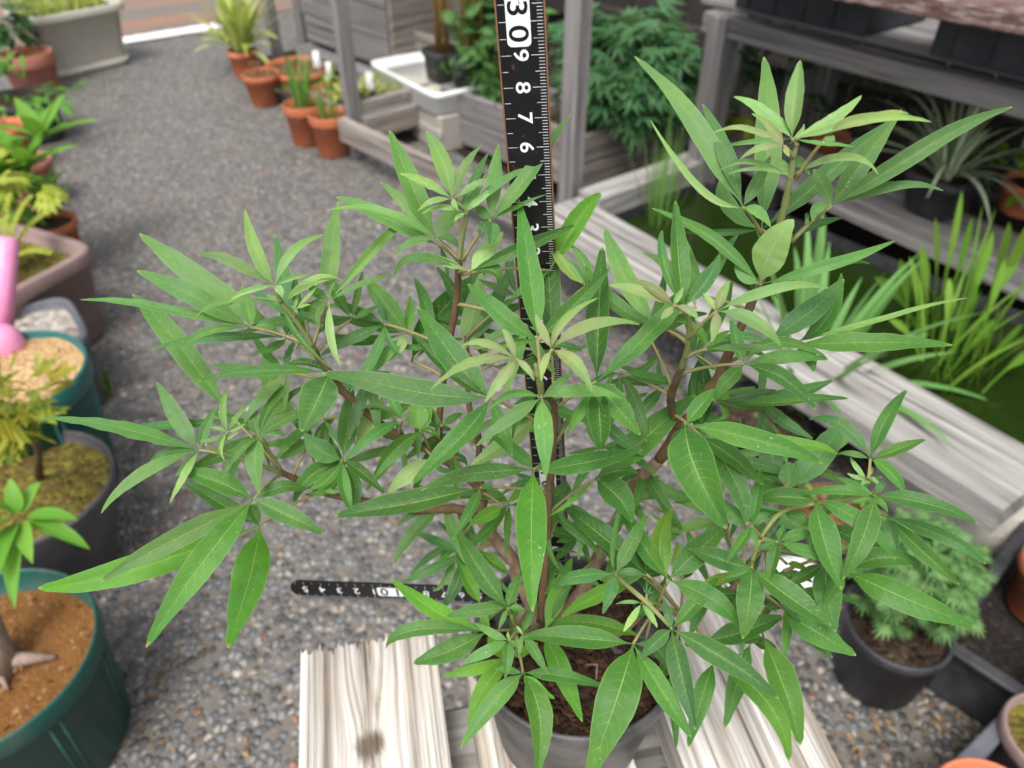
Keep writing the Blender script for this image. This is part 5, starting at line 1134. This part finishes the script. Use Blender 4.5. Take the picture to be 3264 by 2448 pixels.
leaf('K', (262,640), 19.3, 's', [(262,560,262,600,10,'b'), (300,625,280,632,9,'b'), (240,600,250,620,9,'b'), (285,600,275,620,9,'b')], pet=('K',258,672,19))
leaf('H', (1810,780), 18.2, 'm', [(1028,715,1400,735,182,'m'), (1490,1720,1690,1180,340,'h'), (2222,1425,2010,1110,172,'m'), (2150,820,2000,790,80,'m')], pet=('K',320,700,20.4))
leaf('H', (1900,745), 21, 'l', [(1205,640,1520,630,118,'l'), (2060,980,2010,850,110,'m')], pet=('K',300,705,21.6))
leaf('H', (925,525), 19.6, 'm', [(562,-32,730,255,172,'m'), (487,585,700,545,108,'m'), (1012,265,965,400,98,'m'), (862,672,895,600,44,'m'), (1052,545,990,530,52,'m')], pet=('H',970,650,20.2))
leaf('H', (935,755), 18.7, 's', [(682,622,810,700,68,'s'), (598,915,760,840,100,'s'), (905,1012,925,880,94,'s'), (1012,812,970,780,42,'s'), (925,690,930,720,28,'y')], pet=('H',985,700,19.4))
leaf('H', (1030,705), 18.9, 's', [(1132,488,1070,600,68,'m'), (1208,988,1120,840,84,'s'), (1008,862,1015,780,42,'s'), (985,650,1005,675,24,'y')], pet=('H',988,690,19.4))
leaf('H', (1035,985), 18.5, 'm', [(592,1502,830,1190,158,'s'), (1130,1690,1150,1290,208,'h'), (1625,1082,1300,1005,112,'m'), (1255,1160,1120,1090,98,'l'), (828,950,930,965,54,'m')], pet=('H',1010,860,18.8))
leaf('H', (960,870), 20.2, 'l', [(650,1360,760,1090,140,'l'), (470,992,690,960,96,'l'), (1140,770,1040,830,80,'l')], pet=('H',1060,690,21.5))
leaf('H', (780,695), 20.4, 'o', [(102,298,400,540,146,'l'), (62,802,280,680,124,'s'), (258,910,510,830,184,'m'), (940,900,860,800,130,'l')], pet=('H',1060,690,21.5))
leaf('H', (1180,700), 21.2, 'l', [(1378,165,1285,420,146,'l'), (1452,1318,1300,960,176,'l')], pet=('H',1100,690,22.5))
leaf('H', (735,500), 22, 'o', [(562,172,650,340,116,'l'), (800,690,760,600,70,'l')], pet=('H',1060,640,23))
leaf('H', (560,90), 25.5, 's', [(232,302,400,150,64,'s'), (395,395,480,330,46,'s'), (460,482,520,390,38,'s'), (440,180,500,140,70,'l'), (600,260,590,180,60,'l'), (700,400,640,250,70,'s')], pet=('D',1090,1340,25.5), petmax=0.06)
leaf('H', (720,110), 25.2, 's', [(430,-90,560,10,90,'s'), (560,-200,640,-40,90,'s'), (860,-130,800,0,90,'s'), (720,300,730,200,80,'s'), (930,280,830,210,90,'l')], pet=('D',1200,1490,25.3))
leaf('H', (1425,38), 25.4, 'm', [(1238,215,1335,115,66,'m'), (1505,215,1470,110,54,'m'), (1270,60,1340,45,50,'l'), (1180,-30,1300,0,90,'m'), (1640,-80,1530,-20,70,'m')])
leaf('H', (1880,305), 21.6, 'm', [(1310,572,1560,440,124,'l'), (1560,60,1730,200,110,'m')], pet=('K',440,740,21.2))
leaf('H', (1240,225), 24.6, 'Y', [(1180,270,1210,240,44,'Y'), (1300,310,1270,265,44,'o'), (1190,170,1200,200,50,'Y')], petmax=0.03)
# --- lower right, behind
leaf('K', (1285,520), 20.2, 'm', [(1968,808,1590,655,172,'h'), (1690,492,1490,450,116,'m'), (1180,700,1230,610,90,'m')], pet=('K',850,350,20.8))
leaf('K', (1190,475), 20.9, 'l', [(1240,832,1195,640,160,'m'), (980,600,1080,540,70,'m')], pet=('K',850,400,20.8))
leaf('K', (970,715), 20.3, 'm', [(1350,942,1130,830,156,'m'), (860,640,900,680,80,'d')], pet=('K',740,570,20.5))
leaf('K', (550,880), 19.4, 'm', [(972,738,770,830,136,'m'), (460,900,500,890,60,'m')], pet=('K',470,745,21.2))
leaf('K', (865,860), 20.2, 'm', [(1062,1405,970,1120,166,'h'), (700,860,780,860,80,'d')], pet=('K',740,570,20.5), petmax=0.045)
leaf('K', (610,985), 18.8, 'm', [(998,1502,880,1190,136,'h'), (478,1422,545,1180,116,'m'), (700,940,660,950,70,'d')], pet=('K',470,745,21.2))
leaf('K', (800,890), 21, 'd', [(668,1318,735,1080,122,'m'), (950,960,880,900,70,'d')], pet=('K',650,650,20.8))
leaf('K', (395,1000), 20.2, 'm', [(418,1428,400,1210,76,'m'), (300,1100,340,1040,70,'d')], pet=('K',440,742,21.2))
leaf('K', (530,595), 20.9, 'Y', [(782,528,650,560,66,'o'), (770,620,660,635,64,'d')], pet=('K',560,690,21))
leaf('K', (985,482), 21.4, 'Y', [(1102,520,1040,490,40,'o')], pet=('K',850,400,20.8))
leaf('K', (445,565), 21.8, 'o', [(422,358,425,470,72,'o'), (520,430,490,500,60,'d')], pet=('K',440,742,21.2))
leaf('K', (200,160), 25.2, 's', [(480,140,340,120,60,'s'), (330,20,260,80,60,'s'), (60,330,130,250,70,'m'), (250,260,220,210,60,'m')], pet=('E',260,1330,25.5))

# --- inner leaves that fill the crown behind the outer ones (point, distance, pointing direction, leaflet length)
INNER = [(830,700,26.6,200,150), (800,810,26,250,150), (930,745,27,100,140), (900,865,26.6,230,150), (1010,705,27.6,80,140), (1060,790,27,60,140), (985,935,27,240,150), (1085,905,26.4,300,140),
 (1205,765,26,90,120), (1260,865,25.4,320,150), (1340,805,25,300,150), (1400,725,25.8,70,150), (1300,965,25.6,280,150), (1390,1010,25.8,300,140), (1490,885,26.4,20,150), (1500,765,26.3,60,150), (1570,985,25.8,340,150),
 (1610,1085,24.2,330,160), (1700,1010,25,30,150), (1650,1185,22.6,300,150), (1770,1130,23,340,160), (1560,1255,21.8,280,150), (1480,1135,23.6,250,140), (1230,1085,24.8,240,130), (1100,1085,25.4,220,130), (960,1085,25.6,240,140),
 (620,805,25.6,170,140), (700,905,25.6,220,140), (560,935,25,200,140), (1185,1190,24.8,270,110), (1330,1185,24.2,300,130), (1000,1195,24.8,200,130), (1440,1240,22.6,230,120), (1700,1290,21.6,320,150), (1840,1190,22.4,350,140),
 (1520,640,25.6,110,150), (1440,830,25.8,190,130), (760,690,26.2,120,130), (660,690,26,150,130), (1120,640,27.6,110,110), (870,960,26.4,200,130), (1640,860,25.8,10,140), (1560,1120,23.4,200,130), (1250,1240,23.6,250,100), (1110,1290,22.6,220,110), (1140,705,24.4,250,120), (1165,850,24,285,130), (1172,1045,24,255,120), (1190,1110,24,320,120)]
for (u, v, yc, an, L) in INNER:
    k0 = rnd.choice('mmssbm'); L *= 1.12; its = []
    for da, f in ((-88, .5), (-46, .84), (0, 1), (44, .86), (86, .52)):
        if rnd.random() < .1: continue
        a = R_(an + da + rnd.gauss(0, 7)); l_ = L * f * rnd.uniform(.85, 1.15); b = a + R_(rnd.gauss(0, 9))
        its.append(((u + l_ * math.cos(a)) * 1.4756, (v - l_ * math.sin(a)) * 1.4756, (u + l_ * .5 * math.cos(b)) * 1.4756, (v - l_ * .5 * math.sin(b)) * 1.4756, l_ * 1.4756 * rnd.uniform(.17, .225)))
    leaf('S', (u * 1.4756, v * 1.4756), yc, k0, its, petmax=.035)
# pot, rim, soil and compost crumbs
PC = V(0.034, 0.238, 0)
mp = MB()
mp.lathe(PC, [(0.030, 0.4915), (0.040, 0.4915), (0.0425, 0.496), (0.0520, 0.566), (0.0525, 0.570), (0.0555, 0.5715), (0.0565, 0.5745), (0.0560, 0.5795), (0.0545, 0.5815),
              (0.0530, 0.5805), (0.0520, 0.577), (0.0515, 0.568)], 64)
M_BLACKPOT = mat_plastic('black pot plastic', (0.022, 0.022, 0.024), 0.45, 0.8, (0.20, 0.19, 0.18), 26, 0.5)
build('pot', mp, M_BLACKPOT, SHRUB)
M_SOILMAIN = mat_soil('dark compost', [(0.030, 0.018, 0.012), (0.055, 0.032, 0.02), (0.085, 0.045, 0.026), (0.15, 0.09, 0.055)], 330)
ms = MB()
g = []
NR, NA = 18, 56
for i in range(NR):
    r = 0.0517 * i / (NR - 1)
    for k in range(NA):
        a = 2 * math.pi * k / NA; p = V(PC.x + r * math.cos(a), PC.y + r * math.sin(a), 0.5695)
        if i < NR - 1: p.z += 0.004 * noise.noise(p * 60) + 0.0025 * noise.noise(p * 190)
        g.append(p)
ms.add(g, [[i * NA + k, (i + 1) * NA + k, (i + 1) * NA + (k + 1) % NA, i * NA + (k + 1) % NA] for i in range(NR - 1) for k in range(NA)], [(p.x, p.y) for p in g])
for i in range(260):
    a = rnd.random() * 6.28; r = 0.05 * math.sqrt(rnd.random()); c = V(PC.x + r * math.cos(a), PC.y + r * math.sin(a), 0.5705); s_ = rnd.uniform(0.0007, 0.0022)
    q = [c + V(rnd.uniform(-1, 1), rnd.uniform(-1, 1), rnd.uniform(0.1, 1)) * s_ for _ in range(4)]
    ms.add(q, [[0, 1, 2], [0, 2, 3], [0, 3, 1], [1, 3, 2]])
build('soil', ms, M_SOILMAIN, SHRUB)
mr = MB()
for (r, x, y, x2, y2) in (('H', 1330, 700, 1480, 590), ('H', 1480, 930, 1550, 1030), ('H', 1240, 700, 1160, 660)):
    a_, b_ = S(r, x, y), S(r, x2, y2)
    A_, B_ = W(a_[0] / 1.4756, a_[1] / 1.4756, 0.573), W(b_[0] / 1.4756, b_[1] / 1.4756, 0.572)
    mr.tube([A_, (A_ + B_) / 2 + V(0.003, 0.002, 0.004), B_], [0.0030 if y < 800 and x > 1300 else 0.0009, 0.0022 if y < 800 and x > 1300 else 0.0007, 0.0006], 8)
build('root', mr, M_BARK, SHRUB)
# ------------------------------------------------------------------ the carpenter's square standing behind the shrub
t = NT('black enamelled steel'); co = t.coord(); n1 = t.noise(co, 120, 5); n2 = t.noise(co, 700, 3)
cc = t.mix(t.ramp(n1, [(.55, 0.), (.75, .35)]), (.007, .007, .008), (.03, .03, .03)); cc = t.mix(t.ramp(t.noise(co, 260, 4), [(.66, 0.), (.72, .5)]), cc, (.14, .06, .025))
M_STEEL = t.end(t.bsdf(cc, t.math('MULTIPLY_ADD', n1, .3, .25), .3, t.bump(n2, .05, .0005)))
t = NT('white scale paint'); co = t.coord(); cc = t.mix(t.ramp(t.noise(co, 300, 4), [(.62, 0.), (.72, .7)]), (.80, .82, .83), (.10, .06, .04)); M_SCALE = t.end(t.bsdf(cc, .45, .4))
M_RUST = mat_flat('rusty edge', (.16, .07, .03))
CN = V(.0262, .264, .580)                                   # corner (outer), square leans 4 degrees
q_top = at('Q', 0, 0, 26.4)
top = CAM + ray(1660, 67) * (.264 / ray(1660, 67).y)         # the 30 mark, mid width
cor = CAM + ray(1776, 1912) * (.264 / ray(1776, 1912).y)
upv = (top - cor).normalized(); ra = ray(897, 1878); arm = CAM + ra * ((cor - CAM).dot(upv) / ra.dot(upv)); lf = (arm - cor).normalized(); fr_ = upv.cross(lf).normalized()
if fr_.y > 0: fr_ = -fr_
RW = .0150; cm = (top - cor).length / 29.4
CO = cor - upv * (.6 * cm) + (-lf) * (RW / 2)                # outer corner of the square
SQ = empty('carpenters_square', CO, 'black carpenters square with white centimetre marks standing upright behind the shrub', 'ruler')
def P(a, b, c=0.0):                                          # a to the left, b up, c towards the viewer
    return CO + lf * a + upv * b + fr_ * c
m = MB(); th = .0012; LV, LA = 34.5 * cm, 15.9 * cm
out = [(0, 0), (0, LV), (RW, LV), (RW, RW)]
for k in range(9):
    a = math.pi * k / 8; out.append((LA - RW / 2 + math.sin(a) * RW / 2, RW / 2 + math.cos(a) * RW / 2))
out = [o for o in out]
# outline runs: bottom right corner, up, across, down to the inner corner, along the arm's top, round end, back along the bottom
n = len(out)
vs = [P(a, b, th / 2) for a, b in out] + [P(a, b, -th / 2) for a, b in out]
m.add(vs, [list(range(n)), [n + i for i in range(n)][::-1]] + [[i, i + n, (i + 1) % n + n, (i + 1) % n] for i in range(n)])
build('blade', m, M_STEEL, SQ, smooth=False)
mk = MB(); c0 = th / 2 + .00006
def rect(a0, a1, b0, b1, c=c0):
    mk.add([P(a0, b0, c), P(a1, b0, c), P(a1, b1, c), P(a0, b1, c)], [[0, 1, 2, 3]])
for i in range(6, 345):                                      # millimetre ticks up the right edge, centimetre ticks both sides
    b = i * .1 * cm; cmk = i % 10 == 0; half = i % 5 == 0
    ln = .0047 if cmk else (.0036 if half else .0022)
    rect(.0003, ln, b - .00008, b + .00008)
    if half: rect(RW - (.0033 if cmk else .0020) - .0004, RW - .0004, b - .00007, b + .00007)
for i in range(6, 156):                                      # and along the lower edge of the arm
    a = i * .1 * cm
    if a < RW: continue
    cmk = i % 10 == 0; half = i % 5 == 0; ln = .0047 if cmk else (.0036 if half else .0022)
    rect(a - .00008, a + .00008, .0003, ln)
    if half: rect(a - .00007, a + .00007, RW - (.0033 if cmk else .0020) - .0004, RW - .0004)
if (mk.v[1] - mk.v[0]).cross(mk.v[3] - mk.v[0]).dot(fr_) < 0: mk.f = [f[::-1] for f in mk.f]
build('scale_marks', mk, M_SCALE, SQ, smooth=False)
def glyphs(txt):
    cu = bpy.data.curves.new('t', 'FONT'); cu.body = txt; cu.size = 1; cu.align_x = 'CENTER'; cu.align_y = 'CENTER'; cu.resolution_u = 4; cu.offset = 0.012
    o = bpy.data.objects.new('t', cu); col.objects.link(o); dg = bpy.context.evaluated_depsgraph_get(); me = bpy.data.meshes.new_from_object(o.evaluated_get(dg))
    vs = [v.co.copy() for v in me.vertices]; fs = [list(p.vertices) for p in me.polygons]
    bpy.data.objects.remove(o); bpy.data.curves.remove(cu); bpy.data.meshes.remove(me)
    xs = [v.x for v in vs]; ys = [v.y for v in vs]; cx, cy = (min(xs) + max(xs)) / 2, (min(ys) + max(ys)) / 2; h = max(ys) - min(ys)
    return [((v.x - cx) / h, (v.y - cy) / h) for v in vs], fs
GL = {d: glyphs(d) for d in '0123456789'}
wm_, bm_ = MB(), MB(); c1_ = c0 + .00004; c2_ = c1_ + .00005
def put(mb, d, a, b, h, vert, c):
    vs, fs = GL[d]
    if vert: pts = [P(a - y * h, b - x * h * 1.18, c) for x, y in vs]        # top of the digit to the right, reading downward
    else: pts = [P(a + x * h * 1.1, b - y * h, c) for x, y in vs]            # upside down along the arm
    f = fs[0]; nn = (pts[f[1]] - pts[f[0]]).cross(pts[f[2]] - pts[f[0]])
    mb.add(pts, [q[::-1] for q in fs] if nn.dot(fr_) < 0 else fs)
def boxr(a0, a1, b0, b1, r, c):
    pts = []
    for (ca, cb, s0) in ((a1 - r, b1 - r, 0), (a0 + r, b1 - r, 1), (a0 + r, b0 + r, 2), (a1 - r, b0 + r, 3)):
        for k in range(5): t_ = (s0 + k / 4) * math.pi / 2; pts.append(P(ca + math.cos(t_) * r, cb + math.sin(t_) * r, c))
    f = list(range(len(pts))); nn = (pts[5] - pts[0]).cross(pts[10] - pts[0]); wm_.add(pts, [f if nn.dot(fr_) > 0 else f[::-1]])
for k in range(2, 34):
    b = k * cm
    if k % 10 == 0:
        boxr(.0044, .0122, b - .0076, b + .0082, .0016, c1_)
        put(bm_, str(k // 10), .0083, b + .0040, .0066, True, c2_); put(bm_, '0', .0083, b - .0036, .0066, True, c2_)
    else: put(wm_, str(k % 10), .0080, b, .0050, True, c1_)
for k in range(2, 16):
    a = k * cm
    if k == 10:
        boxr(a - .0076, a + .0082, .0044, .0122, .0016, c1_); put(bm_, '1', a - .0038, .0083, .0066, False, c2_); put(bm_, '0', a + .0040, .0083, .0066, False, c2_)
    elif a > RW + .003: put(wm_, str(k % 10), a, .0080, .0050, False, c1_)
build('numerals', wm_, M_SCALE, SQ, smooth=False)
build('lettering', bm_, M_STEEL, SQ, smooth=False)
m = MB()
m.tube([P(-.0001, .0, 0), P(-.0001, LV, 0)], .0005, 5); m.tube([P(RW + .0001, RW, 0), P(RW + .0001, LV, 0)], .0005, 5)
build('rusty_edge', m, M_RUST, SQ)
